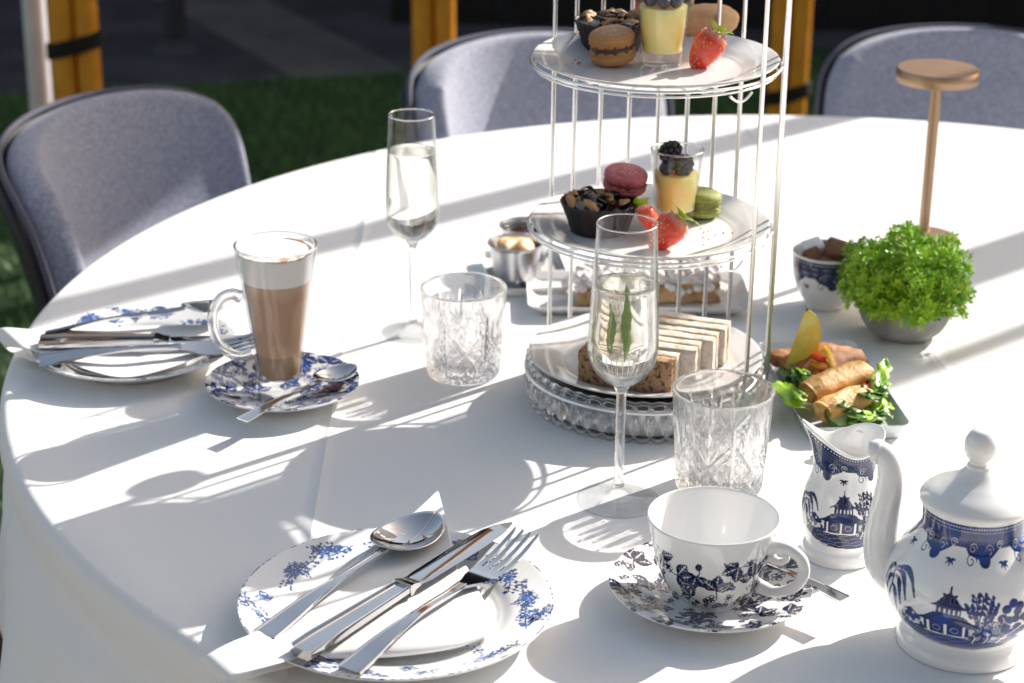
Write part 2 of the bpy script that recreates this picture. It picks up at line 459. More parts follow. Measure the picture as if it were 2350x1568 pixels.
# ------------------------------------------------------------------ printed ornament (ink coverage carried by the mesh)
class Art:
    """ink coverage on a flat rectangle, in millimetres"""
    def __init__(s, x0, x1, y0, y1, res=.28):
        s.x0, s.y0, s.res = x0, y0, res
        s.nx = int((x1 - x0) / res) + 2; s.ny = int((y1 - y0) / res) + 2
        s.a = np.zeros((s.ny, s.nx), np.float32)
    def _win(s, xa, xb, ya, yb):
        i0 = max(int((xa - s.x0) / s.res) - 1, 0); i1 = min(int((xb - s.x0) / s.res) + 3, s.nx)
        j0 = max(int((ya - s.y0) / s.res) - 1, 0); j1 = min(int((yb - s.y0) / s.res) + 3, s.ny)
        if i1 <= i0 or j1 <= j0: return None
        X, Y = np.meshgrid(s.x0 + np.arange(i0, i1) * s.res, s.y0 + np.arange(j0, j1) * s.res)
        return (slice(j0, j1), slice(i0, i1)), X, Y
    def poly(s, pts, v=1.0):
        P = np.asarray(pts, float); w = s._win(P[:, 0].min(), P[:, 0].max(), P[:, 1].min(), P[:, 1].max())
        if w is None: return
        sl_, X, Y = w; ins = np.zeros(X.shape, bool); j = len(P) - 1
        for i in range(len(P)):
            xi, yi = P[i]; xj, yj = P[j]
            if yi != yj: ins ^= ((yi > Y) != (yj > Y)) & (X < (xj - xi) * (Y - yi) / (yj - yi) + xi)
            j = i
        s.a[sl_][ins] = v
    def line(s, pts, wd=.5, v=1.0):
        P = np.asarray(pts, float)
        w = s._win(P[:, 0].min() - wd, P[:, 0].max() + wd, P[:, 1].min() - wd, P[:, 1].max() + wd)
        if w is None: return
        sl_, X, Y = w; D = np.full(X.shape, 1e9)
        for a, b in zip(P[:-1], P[1:]):
            d = b - a; L = (d ** 2).sum() + 1e-12
            tt = np.clip(((X - a[0]) * d[0] + (Y - a[1]) * d[1]) / L, 0, 1)
            D = np.minimum(D, np.hypot(X - a[0] - tt * d[0], Y - a[1] - tt * d[1]))
        c = np.clip((wd / 2 - D) / s.res + .5, 0, 1); s.a[sl_] = s.a[sl_] * (1 - c) + v * c
    def disc(s, x, y, r, v=1.0, r2=None, ang=0):
        th = np.linspace(0, 2 * PI, 14, endpoint=False); r2 = r2 or r
        c, q = math.cos(ang), math.sin(ang); ex, ey = r * np.cos(th), r2 * np.sin(th)
        s.poly(np.c_[x + ex * c - ey * q, y + ex * q + ey * c], v)
    def ringl(s, x, y, r, wd, v=1.0):
        th = np.linspace(0, 2 * PI, 16); s.line(np.c_[x + r * np.cos(th), y + r * np.sin(th)], wd, v)
    def leaf(s, x, y, ang, L, Wd, v=1.0, serr=0, vein=.0):
        t = np.linspace(0, 1, 17); w = Wd * np.sin(PI * t ** .85) ** .9
        if serr: w = w * (1 + serr * np.where(np.arange(17) % 2, 1, -1))
        px = np.r_[t * L, t[::-1] * L]; py = np.r_[w, -w[::-1]]
        c, q = math.cos(ang), math.sin(ang)
        s.poly(np.c_[x + px * c - py * q, y + px * q + py * c], v)
        if vein is not None:
            f = lambda a, b: (x + a * c - b * q, y + a * q + b * c)
            s.line([f(0.05 * L, 0), f(.92 * L, 0)], .42, vein)
            if L > 6:
                for k in (.3, .5, .7):
                    s.line([f(k * L, 0), f((k + .16) * L, .6 * Wd)], .28, vein); s.line([f(k * L, 0), f((k + .16) * L, -.6 * Wd)], .28, vein)
    def sample(s, x, y):
        fx = np.clip((x - s.x0) / s.res, 0, s.nx - 2); fy = np.clip((y - s.y0) / s.res, 0, s.ny - 2)
        i = fx.astype(int); j = fy.astype(int); u = fx - i; w = fy - j; a = s.a
        return (a[j, i] * (1 - u) + a[j, i + 1] * u) * (1 - w) + (a[j + 1, i] * (1 - u) + a[j + 1, i + 1] * u) * w
    def soften(s):
        a = s.a; p = np.pad(a, 1, mode='edge'); s.a = (p[:-2, 1:-1] + p[2:, 1:-1] + p[1:-1, :-2] + p[1:-1, 2:] + 4 * a) / 8; return s

R1 = random.Random(5)
def berry_sprig(A, x, y, ang, k=1.0, rnd=R1):
    """a strawberry-leaf trio with a small flower and a curling stem"""
    for da in (-1.05, 0, 1.05): A.leaf(x, y, ang + da + rnd.uniform(-.15, .15), 8.5 * k, 2.9 * k, rnd.uniform(.86, 1), .10)
    bx, by = x - 5.5 * k * math.cos(ang), y - 5.5 * k * math.sin(ang)
    A.line([(x, y), ((x + bx) / 2 + k, (y + by) / 2 - k), (bx, by)], .55 * k, .9)
    if rnd.random() < .65:
        fx, fy = bx + 1.5 * k * math.cos(ang + 2), by + 1.5 * k * math.sin(ang + 2)
        for q in range(5): A.disc(fx + 2 * k * math.cos(q * 1.257 + ang), fy + 2 * k * math.sin(q * 1.257 + ang), 1.25 * k, .75)
        for q in range(5): A.disc(fx + 2 * k * math.cos(q * 1.257 + ang), fy + 2 * k * math.sin(q * 1.257 + ang), .75 * k, .1)
        A.disc(fx, fy, .8 * k, 1)
    else:
        A.disc(bx, by, 2.0 * k, .95, 1.5 * k, ang); A.line([(bx - k, by), (bx + k, by)], .3, .3)
def small_leaves(A, x, y, ang, k=1.0):
    A.leaf(x, y, ang, 4.6 * k, 1.5 * k, .95); A.leaf(x, y, ang + 2.2, 4 * k, 1.4 * k, .95); A.line([(x, y), (x - 3 * k * math.cos(ang + .9), y - 3 * k * math.sin(ang + .9))], .45, .9)

def saucer_art(R, seed, k=1.0, sc_=1.9):
    R = R / sc_; A = Art(-R, R, -R, R, .3); A.k = sc_; rnd = random.Random(seed)
    pts = []
    for rr, n in ((.88, 12), (.62, 8), (.36, 5)):
        for i in range(n): pts.append((rr * R, 2 * PI * (i + .5 * rnd.random()) / n))
    for i, (r, a) in enumerate(pts): berry_sprig(A, r * math.cos(a), r * math.sin(a), rnd.uniform(0, 6.28), k * rnd.uniform(.85, 1.0), rnd)
    for i in range(110):
        r = R * math.sqrt(rnd.uniform(.1, .98)); a = rnd.uniform(0, 6.28); x, y = r * math.cos(a), r * math.sin(a)
        if A.sample(np.array([x]), np.array([y]))[0] < .1: small_leaves(A, x, y, rnd.uniform(0, 6.28), k * .85)
    return A.soften()

def sprig(A, x, y, ang, L, rnd, v=.8):
    n = 14; t = np.linspace(0, 1, n); bend = rnd.uniform(-.9, .9)
    px = x + np.cumsum(np.r_[0, np.cos(ang + bend * t[1:])]) * L / n; py = y + np.cumsum(np.r_[0, np.sin(ang + bend * t[1:])]) * L / n
    A.line(np.c_[px, py], .65, v)
    for i in range(2, n, 2):
        for sg in (-1, 1):
            a = ang + bend * t[i] + sg * rnd.uniform(.6, 1.0)
            if rnd.random() < .5: A.leaf(px[i], py[i], a, rnd.uniform(3, 5.5), rnd.uniform(.7, 1.2), v, 0, .3)
            else:
                qx, qy = px[i] + 3.6 * math.cos(a), py[i] + 3.6 * math.sin(a); A.line([(px[i], py[i]), (qx, qy)], .45, v); A.disc(qx, qy, .8, v)
    return px[-1], py[-1]
def bloom(A, x, y, r, rnd, v=.85):
    for ring, n in ((r, 9), (r * .6, 6), (r * .25, 3)):
        for q in range(n):
            a = q * 2 * PI / n + ring; A.disc(x + ring * math.cos(a), y + ring * math.sin(a), r * .36, v, r * .26, a); A.disc(x + ring * math.cos(a), y + ring * math.sin(a), r * .2, .25, r * .12, a)
def butterfly(A, x, y, ang, k, v=.8):
    for da, L, w in ((.65, 6, 2.3), (-.65, 6, 2.3), (2.1, 4.4, 1.9), (-2.1, 4.4, 1.9)):
        A.leaf(x, y, ang + da, L * k, w * k, v, 0, None); A.leaf(x + .9 * k * math.cos(ang + da), y + .9 * k * math.sin(ang + da), ang + da, L * .72 * k, w * .62 * k, .28, 0, None)
        A.line([(x, y), (x + L * .8 * k * math.cos(ang + da), y + L * .8 * k * math.sin(ang + da))], .4, v)
    A.line([(x - 2.5 * k * math.cos(ang), y - 2.5 * k * math.sin(ang)), (x + 3 * k * math.cos(ang), y + 3 * k * math.sin(ang))], .9, 1)

def plate_art(R, seed):
    R = R / 1.55; A = Art(-R, R, -R, R, .3); A.k = 1.55; rnd = random.Random(seed); n = 13
    for i in range(n):
        a = 2 * PI * (i + .35 * rnd.random()) / n; r = R * rnd.uniform(.80, .90)
        x, y = r * math.cos(a), r * math.sin(a); tang = a + PI / 2
        kind = i % 4
        if kind == 0:
            bloom(A, x, y, 4.2, rnd); bloom(A, x + 5 * math.cos(tang), y + 5 * math.sin(tang), 3.0, rnd)
            for s_ in (-1, 1): sprig(A, x, y, tang + (0 if s_ > 0 else PI) + rnd.uniform(-.4, .4), rnd.uniform(16, 22), rnd)
            A.leaf(x, y, a + PI, 9, 2, .8); A.leaf(x, y, a + PI + .6, 7, 1.6, .8)
        elif kind == 1:
            butterfly(A, x * .93, y * .93, rnd.uniform(0, 6.28), 1.0); sprig(A, x * 1.08, y * 1.08, tang, 14, rnd)
        elif kind == 2:
            ex, ey = sprig(A, x * .95, y * .95, a + PI + rnd.uniform(-.7, .7), 20, rnd); bloom(A, x, y, 3.4, rnd)
            sprig(A, x, y, tang + rnd.uniform(-.3, .3), 18, rnd); sprig(A, x, y, tang + PI, 15, rnd)
        else:
            for q in range(3): sprig(A, x + q * 3 * math.cos(tang), y + q * 3 * math.sin(tang), tang + .5 - .5 * q, 17, rnd)
    for i in range(150):     # worn blue line just inside the rim
        a = rnd.uniform(0, 2 * PI); A.line([(R * .990 * math.cos(a + q), R * .992 * math.sin(a + q)) for q in (0, .01, .02)], .7, .75)
    return A.soften()

def cup_art(W, H):
    W, H = W / 1.7, H / 1.7
    A = Art(-W, W, 0, H, .25); rnd = random.Random(3); n = 9
    for i in range(n):
        x = -W + 2 * W * (i + .5) / n
        berry_sprig(A, x, H * .40 + 5 * (i % 2), rnd.uniform(0, 6.28), 1.0, rnd)
        berry_sprig(A, x + 9, H * .78 - 5 * (i % 2), rnd.uniform(3.6, 5.8), .95, rnd); berry_sprig(A, x + 5, H * .08 + 4 * (i % 2), rnd.uniform(0, 6.28), .8, rnd)
        small_leaves(A, x + 6, H * .45, rnd.uniform(0, 6.28), 1)
        small_leaves(A, x - 4, H * .10, rnd.uniform(0, 6.28), 1); small_leaves(A, x + 4, H * .02, rnd.uniform(0, 6.28), 1)
    return A.soften()

def pagoda_scene(A, cx, y0, k):
    """temple, trees and shore in blue transfer print; k = millimetres per unit"""
    rnd = random.Random(9)
    P = lambda *q: [(cx + x * k, y0 + y * k) for x, y in q]
    # shore
    A.poly(P((-22, 1), (-16, -3), (-6, -5), (8, -5.5), (18, -3), (24, 2), (20, 4), (10, 5), (-10, 5), (-20, 4)), .86)
    for q in range(9):
        yy = -4.4 + q * .95; A.line(P(*[(x, yy + .5 * math.sin(x * .8 + q)) for x in np.linspace(-17 + abs(q - 4) * .6, 17, 22)]), .3 * k, .3 if q % 2 else .98)
    # bushes
    A.poly(P((3, 3), (4, 9), (9, 12), (16, 11), (20, 6), (19, 2), (8, 1)), .88)
    for q in range(46):
        x, y = rnd.uniform(4, 18.5), rnd.uniform(2, 11); A.ringl(cx + x * k, y0 + y * k, .62 * k, .3 * k, .18)
    A.poly(P((-21, 3), (-20, 9), (-16, 11), (-12, 8), (-11, 3)), .72)
    for q in range(22): A.disc(cx + rnd.uniform(-20, -12) * k, y0 + rnd.uniform(3.5, 9) * k, .55 * k, .2)
    # lower hall
    A.poly(P((-11, 3), (-11, 9), (4, 9), (4, 3)), .9)
    for x in (-9.5, -3.5, 2.5): A.poly(P((x - .45, 3.2), (x - .45, 8.6), (x + .45, 8.6), (x + .45, 3.2)), .05)
    for x in (-6.5, -.5): A.ringl(cx + x * k, y0 + 6 * k, 1.3 * k, .35 * k, .25)
    A.line(P((-11, 3.1), (4, 3.1)), .55 * k, .08)
    A.poly(P((-14, 8.6), (-11, 10), (-8, 12.6), (2, 12.6), (4.5, 10.4), (7.5, 8.8), (4, 8.5), (-11, 8.5)), 1)
    for q in range(8): A.line(P((-10 + q * 2, 9.1), (-8.2 + q * 1.6, 12.1)), .22 * k, .5)
    # upper storey
    A.poly(P((-7, 12.5), (-7, 15.6), (1.2, 15.6), (1.2, 12.5)), .92)
    for x in (-5.8, -4.2, -2.6, -1, .4): A.poly(P((x - .35, 12.9), (x - .35, 15), (x + .35, 15), (x + .35, 12.9)), .1)
    A.poly(P((-9.6, 15.2), (-7.2, 16.6), (-5.4, 19.2), (-.6, 19.2), (1.2, 16.7), (3.8, 15.2), (1, 15.4), (-7, 15.4)), 1)
    for q in range(5): A.line(P((-7 + q * 1.9, 15.9), (-5.2 + q * 1.1, 18.8)), .22 * k, .5)
    A.poly(P((-5, 19.1), (-5.8, 20.6), (-4, 20.2), (-3, 21.4), (-2, 20.2), (-.2, 20.6), (-1, 19.1)), 1)
    A.line(P((-3, 21), (-3, 23)), .55 * k, 1)
    # oval-leaf tree
    for bx, tops in ((6.5, ((3.5, 17), (5.5, 20.5), (8, 21))), (8.5, ((10.5, 20), (12.2, 17.5), (11.5, 15)))):
        for tx, ty in tops:
            A.line(P((bx, 9), ((bx + tx) / 2 + .4, (9 + ty) / 2), (tx, ty)), .42 * k, 1)
            for f in (.45, .65, .85, 1.0):
                x, y = bx + (tx - bx) * f, 9 + (ty - 9) * f
                for sg in (-1, 1): A.disc(cx + (x + sg * .95) * k, y0 + (y + .5) * k, .95 * k, 1, .55 * k, 1.2 * sg + .35)
    # round-leaf tree
    A.line(P((15, 0), (17, 4), (18.5, 9), (17.5, 13), (19, 17)), .8 * k, .1)
    for x, y, r in ((16, 16, 1.8), (18.6, 18, 1.8), (21, 16.6, 1.8), (20, 14.6, 1.6), (14.6, 12.6, 1.8), (16.8, 11.4, 1.9), (19.4, 11.8, 1.7), (22.5, 12, 1.7), (24, 10.6, 1.6), (20.4, 8, 1.9), (22.8, 6.4, 1.8), (18.2, 6, 1.6), (21, 5, 1.5)):
        A.disc(cx + x * k, y0 + y * k, r * k, .92); A.ringl(cx + x * k, y0 + y * k, r * k * .98, .22 * k, .35)
    A.line(P((17, 4), (20, 6.5), (22.5, 8.5)), .45 * k, .12); A.line(P((18.2, 9), (15.5, 11), (14.5, 13)), .4 * k, .12); A.line(P((10, 0), (11, 3), (10.4, 6)), .5 * k, .1); A.line(P((6, 0), (6.5, 4)), .45 * k, .1)

def willow_tree(A, cx, y0, k):
    P = lambda *q: [(cx + x * k, y0 + y * k) for x, y in q]
    A.line(P((0, -12), (-2, -5), (0, 2), (-1.5, 9)), .9 * k, .8)
    for sx, pts in ((1, ((0, 8), (4, 8.5), (7, 5), (9, -1))), (1, ((0, 6), (3, 5.5), (5, 2), (6.5, -4))), (1, ((-1, 9), (5, 11), (10, 8), (13, 2))), (-1, ((0, 8), (-4, 8.5), (-6, 4), (-7, -3))), (-1, ((0, 5), (-3, 4), (-4, 0), (-4.5, -6))), (1, ((0, 2), (2, 1), (3.4, -4), (4, -9)))):
        c = resample(np.array(pts, float), 14)
        w = np.interp(np.linspace(0, 1, 14), [0, .4, 1], [.4, 1.3, .3])
        tg = np.gradient(c, axis=0); tg /= np.linalg.norm(tg, axis=1)[:, None]; nn = np.c_[-tg[:, 1], tg[:, 0]]
        A.poly([(cx + q[0] * k, y0 + q[1] * k) for q in np.vstack([c + nn * w[:, None], (c - nn * w[:, None])[::-1]])], .95)
        A.line([(cx + q[0] * k, y0 + q[1] * k) for q in c[2:-1]], .28 * k, .35)
        A.line([(cx + q[0] * k, y0 + q[1] * k) for q in c[3:-2] + nn[3:-2] * .6], .2 * k, .4)

def neck_band(A, x0, x1, ya, yb, seed=2):
    """border hanging down from yb: beads, lattice, scrolls"""
    rnd = random.Random(seed); H = yb - ya
    A.poly([(x0, ya + H * .42), (x1, ya + H * .42), (x1, yb), (x0, yb)], .24)
    y = ya + H * .42
    for x in np.arange(x0, x1, 1.9):
        A.line([(x, y), (x + H * .4, yb - H * .18)], .62, .96); A.line([(x + H * .4, y), (x, yb - H * .18)], .62, .96)
    A.poly([(x0, yb - H * .16), (x1, yb - H * .16), (x1, yb), (x0, yb)], 1)
    for x in np.arange(x0, x1, 2.6): A.disc(x, yb - H * .08, .75, .0)
    per = H * 1.55; n = max(1, int(round((x1 - x0) / per))); per = (x1 - x0) / n
    for i in range(n):
        cx = x0 + (i + .5) * per
        A.poly([(cx - per * .42, ya + H * .5), (cx - per * .3, ya + H * .28), (cx - per * .1, ya + H * .2), (cx + per * .15, ya + H * .22), (cx + per * .3, ya + H * .36), (cx + per * .42, ya + H * .5)], .88)
        for px, py, r in ((cx - per * .22, ya + H * .42, H * .13), (cx + per * .12, ya + H * .38, H * .15), (cx + per * .36, ya + H * .5, H * .12)):
            th = np.linspace(0, 9, 26); rr = r * (1 - th / 11); A.line(np.c_[px + rr * np.cos(th), py + rr * np.sin(th)], .55, .06)
        A.disc(cx + per * .02, ya + H * .2, H * .17, 1)
        th = np.linspace(0, 8, 24); rr = H * .16 * (1 - th / 10); A.line(np.c_[cx - per * .24 + rr * np.cos(th), ya + H * .16 + rr * np.sin(th)], .7, .95)
        for q in range(5): A.leaf(cx + per * .38, ya + H * .14, -PI / 2 + (q - 2) * .75, H * .17, H * .022, .95, 0, None)
    return A

def ink_disc(V, A):
    k = getattr(A, 'k', 1.0); return np.clip(A.sample(V[:, 0] * 1000 / k, V[:, 1] * 1000 / k) * 1.1, 0, 1)
def dish(name, prof, n, mat, parent, art=None, step=.0009, top=None):
    """plate or saucer by revolving its profile; ink only on the upper side (first `top` profile points)"""
    P = np.asarray(prof, float)
    up = resample(P[:top], 14 * top); up = fine(up, step)
    lo = resample(P[top - 1:], 6 * (len(P) - top + 1))[1:]
    V, F = lathe(np.vstack([up, lo]), n); F = F[:, ::-1].copy()
    at_ = None
    if art is not None:
        k = np.zeros(len(V), np.float32); m = len(up) * n; k[:m] = ink_disc(V[:m], art); at_ = {'print': k}
    return mesh(name, (V, F), mat, parent, attr=at_)

# ================================================================== the setting
def struct(name, VF, mat, **kw):
    o = mesh(name, VF, mat, **kw); o['kind'] = 'structure'; return o
GY = 0.0
lawn_edge = lambda x: 5.98 + .30 * (x + .38)        # grass / paving boundary (measured on the ground)
struct('ground', box(-40, 40, -20, 60, -.30, -.02), M['paving'])
struct('lawn', (np.array([(-6, 1.0, 0.0), (6, 1.0, 0.0), (6, lawn_edge(6), 0.0), (-6, lawn_edge(-6), 0.0), (-6, 1.0, -.02), (6, 1.0, -.02), (6, lawn_edge(6), -.02), (-6, lawn_edge(-6), -.02)]),
        [[0, 1, 2, 3], [7, 6, 5, 4], [0, 4, 5, 1], [1, 5, 6, 2], [2, 6, 7, 3], [3, 7, 4, 0]]), M['soil'], smooth=False)
M['bounce_patio'] = PM('pale_bounce_ground', (.46, .44, .41), (.36, .345, .32), 5, rough=.85)
struct('bounce_patio', box(-9, 9, -12, 1.55, -.004, .012), M['bounce_patio'], smooth=False)  # unseen pale ground, added to bounce sunlight onto the hanging cloth
# grass blades
n = 150000
gx = rng.uniform(-2.6, 2.2, n); gy = rng.uniform(2.2, 6.2, n)
keep = gy < 5.96 + .30 * (gx + .38); gx, gy = gx[keep], gy[keep]; n = len(gx)
a = rng.uniform(0, 2 * PI, n); h = rng.uniform(.015, .035, n); w = rng.uniform(.0012, .0026, n); lx, ly = rng.normal(0, .009, n), rng.normal(0, .009, n)
B0 = np.stack([gx - w * np.cos(a), gy - w * np.sin(a), np.zeros(n) + .0005], -1); B1 = np.stack([gx + w * np.cos(a), gy + w * np.sin(a), np.zeros(n) + .0005], -1)
TP = np.stack([gx + lx, gy + ly, h], -1)
V = np.stack([B0, B1, TP], 1).reshape(-1, 3); F = np.arange(3 * n).reshape(-1, 3)
tag(mesh('grass', (V, F), M['blade'], smooth=False), 'short green turf blades covering the lawn behind the chairs', 'grass', kind='stuff')
# paler strip lying across the paving
A, B = at(520, 5, -.75), at(890, 205, -.75); d = (B - A).normalized(); nn = Vector((-d.y, d.x, 0)) * .17
A = A - d * 3
struct('pale_course', (np.array([tuple(p + Vector((0, 0, z))) for z in (-.016, -.021) for p in (A - nn, B - nn, B + nn, A + nn)]),
       [[0, 1, 2, 3], [7, 6, 5, 4], [0, 4, 5, 1], [1, 5, 6, 2], [2, 6, 7, 3], [3, 7, 4, 0]]), M['pale_strip'], smooth=False)

# dark boarded wall closing the garden
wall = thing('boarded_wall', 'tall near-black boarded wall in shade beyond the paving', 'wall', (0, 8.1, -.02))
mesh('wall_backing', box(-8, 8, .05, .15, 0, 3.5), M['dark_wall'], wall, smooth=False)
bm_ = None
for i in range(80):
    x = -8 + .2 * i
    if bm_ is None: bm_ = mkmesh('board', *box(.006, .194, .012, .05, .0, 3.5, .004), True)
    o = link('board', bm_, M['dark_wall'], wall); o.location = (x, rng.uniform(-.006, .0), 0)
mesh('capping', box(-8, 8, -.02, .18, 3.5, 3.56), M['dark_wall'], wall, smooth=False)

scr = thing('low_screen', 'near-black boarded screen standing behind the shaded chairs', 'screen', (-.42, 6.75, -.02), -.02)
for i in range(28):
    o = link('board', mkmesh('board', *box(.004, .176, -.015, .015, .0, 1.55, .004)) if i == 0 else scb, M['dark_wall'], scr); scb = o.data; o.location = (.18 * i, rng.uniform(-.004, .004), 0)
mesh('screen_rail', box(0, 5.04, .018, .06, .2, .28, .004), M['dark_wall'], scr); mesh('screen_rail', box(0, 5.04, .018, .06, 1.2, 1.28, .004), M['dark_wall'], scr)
M['unseen_house'] = PM('unseen_house_render', (.16, .135, .115), (.12, .10, .085), 3, rough=.9); M['pane'] = PM('unseen_window_pane', (.012, .014, .018), rough=.05); M['frame_white'] = PM('white_frame', (.7, .7, .68), rough=.5)
hs = thing('unseen_house', 'unseen brown building with white framed windows, added to be reflected in the china', 'unseen_house', (0, -4.2, .012))  # unseen building added behind the camera to shape reflections and front light
mesh('wall', box(-9, 9, -.3, 0, 0, 4.4), M['unseen_house'], hs, smooth=False); mesh('roof', box(-9.2, 9.2, -1.2, .35, 4.4, 4.6), M['shell'], hs, smooth=False)
for x in (-6, -3.2, -.4, 2.4, 5.2):
    w_ = mesh('unseen_window', join(box(x - .08, x, .004, .06, .9, 2.5), box(x + 1.3, x + 1.38, .004, .06, .9, 2.5), box(x, x + 1.3, .004, .06, .9, .98), box(x, x + 1.3, .004, .06, 2.42, 2.5), box(x + .62, x + .68, .004, .05, .98, 2.42)), M['frame_white'], hs, smooth=False)
    mesh('pane', box(x, x + 1.3, .003, .02, .98, 2.42), M['pane'], w_, smooth=False)
# bamboo posts: two culms lashed together
def culm(r, h, seed):
    P = []; z = 0; rr = random.Random(seed)
    zs = [0.0]
    while zs[-1] < h: zs.append(zs[-1] + rr.uniform(.27, .36))
    for i, z0 in enumerate(zs[:-1]):
        z1 = min(zs[i + 1], h); P += [(r * .98, z0 + .004), (r, z0 + .03), (r, z1 - .02), (r * 1.05, z1 - .006), (r * 1.06, z1 - .002), (r * .95, z1)]
        if z1 >= h: break
    P = [(.001, 0)] + P + [(.001, h + .001)]
    return lathe(P, 20)
def bamboo_post(x, y, rz, lash_z, h, r, label):
    p = thing('bamboo_post', label, 'post', (x, y, 0), rz)
    for sg in (-1, 1): mesh('culm', culm(r, h, int(x * 100 + sg * 7) % 97), M['bamboo'], p, loc=(sg * r * 1.0, 0, 0), sharp=50)
    for k, z in enumerate(lash_z):
        for q in range(3):
            th = np.linspace(0, 2 * PI, 33)
            path = np.c_[np.clip(2.25 * r * np.cos(th), -2.15 * r, 2.15 * r), 1.12 * r * np.sin(th), z + q * .011 + .014 * np.cos(th)]
            mesh('lashing', tube(path, .006, 6), M['lash'], p)
    return p
def post_xy(px, py, D):
    d = FWD * FPX + RT * (px - IMW / 2) + UP * (IMH / 2 - py); d = d / d.y * D
    return CAM + d
q = post_xy(172, 100, 4.05); bamboo_post(q.x, q.y, .12, (q.z - .012, .35), 2.7, .0245, 'bamboo post of two lashed culms beside a white pole')
q = post_xy(995, 60, 4.6); bamboo_post(q.x, q.y, 0, (1.6, .3), 2.7, .0245, 'bamboo post of two lashed culms behind the shaded grey chair and flute')
q = post_xy(1812, 120, 4.6); bamboo_post(q.x, q.y, -.1, (1.7, .3), 2.7, .0225, 'bamboo post of two lashed culms standing behind the wire cake stand')
# white pole beside the first post
q = post_xy(84, 100, 4.2)
wp = thing('white_pole', 'slim pale grey pole standing beside a bamboo post', 'pole', (q.x, q.y, 0))
mesh('shaft', lathe([(.001, 0), (.024, 0), (.024, 2.68), (.02, 2.7), (.001, 2.7)], 20), M['post_white'], wp, sharp=40)
mesh('pole_collar', lathe([(.0245, 1.9), (.029, 1.9), (.029, 1.95), (.0245, 1.95)], 20), M['post_white'], wp, sharp=40)
# timber posts of the awning outside the picture: their shadows fall in bands over the table
M['timber'] = PM('timber_post', (.30, .17, .075), (.22, .115, .05), 14, rough=.6)
NX, NY = -math.sin(SUN_AZ), math.cos(SUN_AZ)
def awning_post(off, x, wd, h=3.0, label=None):
    y = (off - NX * x) / NY
    p = thing('awning_post', label, 'post', (x, y, 0), SUN_AZ, 'awning posts')
    mesh('post_shaft', box(-.035, .035, -wd / 2, wd / 2, .02, h, .004), M['timber'], p)
    mesh('post_shoe', box(-.05, .05, -wd / 2 - .015, wd / 2 + .015, -.0, .06, .004), M['shell'], p)
awning_post(1.802, 1.75, .066, 3.0, 'timber awning post shading the table behind the latte glass')
awning_post(1.286, 1.90, .088, 3.0, 'timber awning post shading the potted plant')
awning_post(1.130, 2.10, .032, 2.35, 'thin short timber stake shading the cloth beside the plant')
bmA, bmB = Vector((1.80, 4.33, 0)), Vector((2.30, 6.25, 0)); bd_ = (bmB - bmA)
bt = thing('awning_beam', 'timber awning beam on a post shading the chair beside the white pole', 'beam', bmA, math.atan2(bd_.y, bd_.x))
mesh('beam_board', box(0, bd_.length, -.03, .03, 2.64, 2.85, .004), M['timber'], bt)
for x in (bd_.length * .55, bd_.length - .04): mesh('beam_post', box(x - .03, x + .03, -.075, -.032, 0, 2.80, .004), M['timber'], bt)
# dark parasol pole with a pale foot on the far paving
q = at(403, 112, -.75)
M['foot_grey'] = PM('weathered_foot', (.05, .05, .065), rough=.8)
pp = thing('parasol_pole', 'dark round pole on a flared foot, on the shaded paving', 'pole', (q.x, q.y, -.02))
mesh('pole_shaft', lathe([(.001, .02), (.035, .02), (.035, 2.5), (.001, 2.5)], 16), M['shell'], pp, sharp=40)
mesh('pole_foot', lathe([(.001, .0), (.07, .0), (.07, .02), (.045, .03), (.045, .05), (.001, .05)], 20), M['foot_grey'], pp, sharp=40)

# ------------------------------------------------------------------ table and cloth
TC = Vector((.375, 1.92, 0)); TR = .868
tb = thing('round_table', 'large round dining table hidden under the white cloth', 'table', (TC.x, TC.y, 0))
mesh('table_top', lathe([(.001, TZ - .034), (TR - .02, TZ - .034), (TR - .008, TZ - .026), (TR - .008, TZ - .01), (TR - .016, TZ - .003), (.001, TZ - .003)], 96), M['wood'], tb, sharp=40)
for a in (45, 135, 225, 315):
    c, s_ = math.cos(math.radians(a)), math.sin(math.radians(a))
    mesh('leg', tube([(c * .5, s_ * .5, .0), (c * .46, s_ * .46, .4), (c * .44, s_ * .44, TZ - .034)], [.02, .026, .03], 12), M['wood'], tb)
def cloth():
    n = 420
    rr = list(np.linspace(.002, TR - .03, 60)) + list(TR - .012 + .012 * np.sin(np.linspace(0, PI / 2, 9)[1:]))
    zz = [0.0] * 60 + list(-.012 + .012 * np.cos(np.linspace(0, PI / 2, 9)[1:]))
    dz = np.linspace(0, .285, 34)[1:]
    th = np.linspace(-PI, PI, n, endpoint=False)
    V = []
    for r, z in zip(rr, zz): V.append(np.c_[r * np.sin(th), -r * np.cos(th), np.full(n, z)])
    ph = th * 15 + 1.3 * np.sin(th * 3 + 1) + .8 * np.sin(th * 7)
    wav = .5 + .5 * np.sin(ph) + .22 * np.sin(2 * ph + 1)
    for d_ in dz:
        k = np.clip((d_ - .022) / .26, 0, 1)
        hug = -.010 * np.exp(-((d_ - .045) / .02) ** 2)
        r = TR + .002 + hug + k ** 1.15 * (.050 * wav + .012) + .006 * k
        V.append(np.c_[r * np.sin(th), -r * np.cos(th), np.full(n, -.012 - d_ - .004 * k * np.sin(ph))])
    m = len(V); V = np.vstack(V)
    i = np.arange(m - 1)[:, None] * n; j = np.arange(n)[None]; j2 = (j + 1) % n
    F = np.stack([i + j, i + n + j, i + n + j2, i + j2], -1).reshape(-1, 4)
    # slight unevenness of the pressed linen
    return V, F
tc_ = mesh('tablecloth', cloth(), M['cloth']); tc_.location = (TC.x, TC.y, TZ)
tag(tc_, 'white pressed linen tablecloth draped over the round table', 'tablecloth')
solid(tc_, .0012)

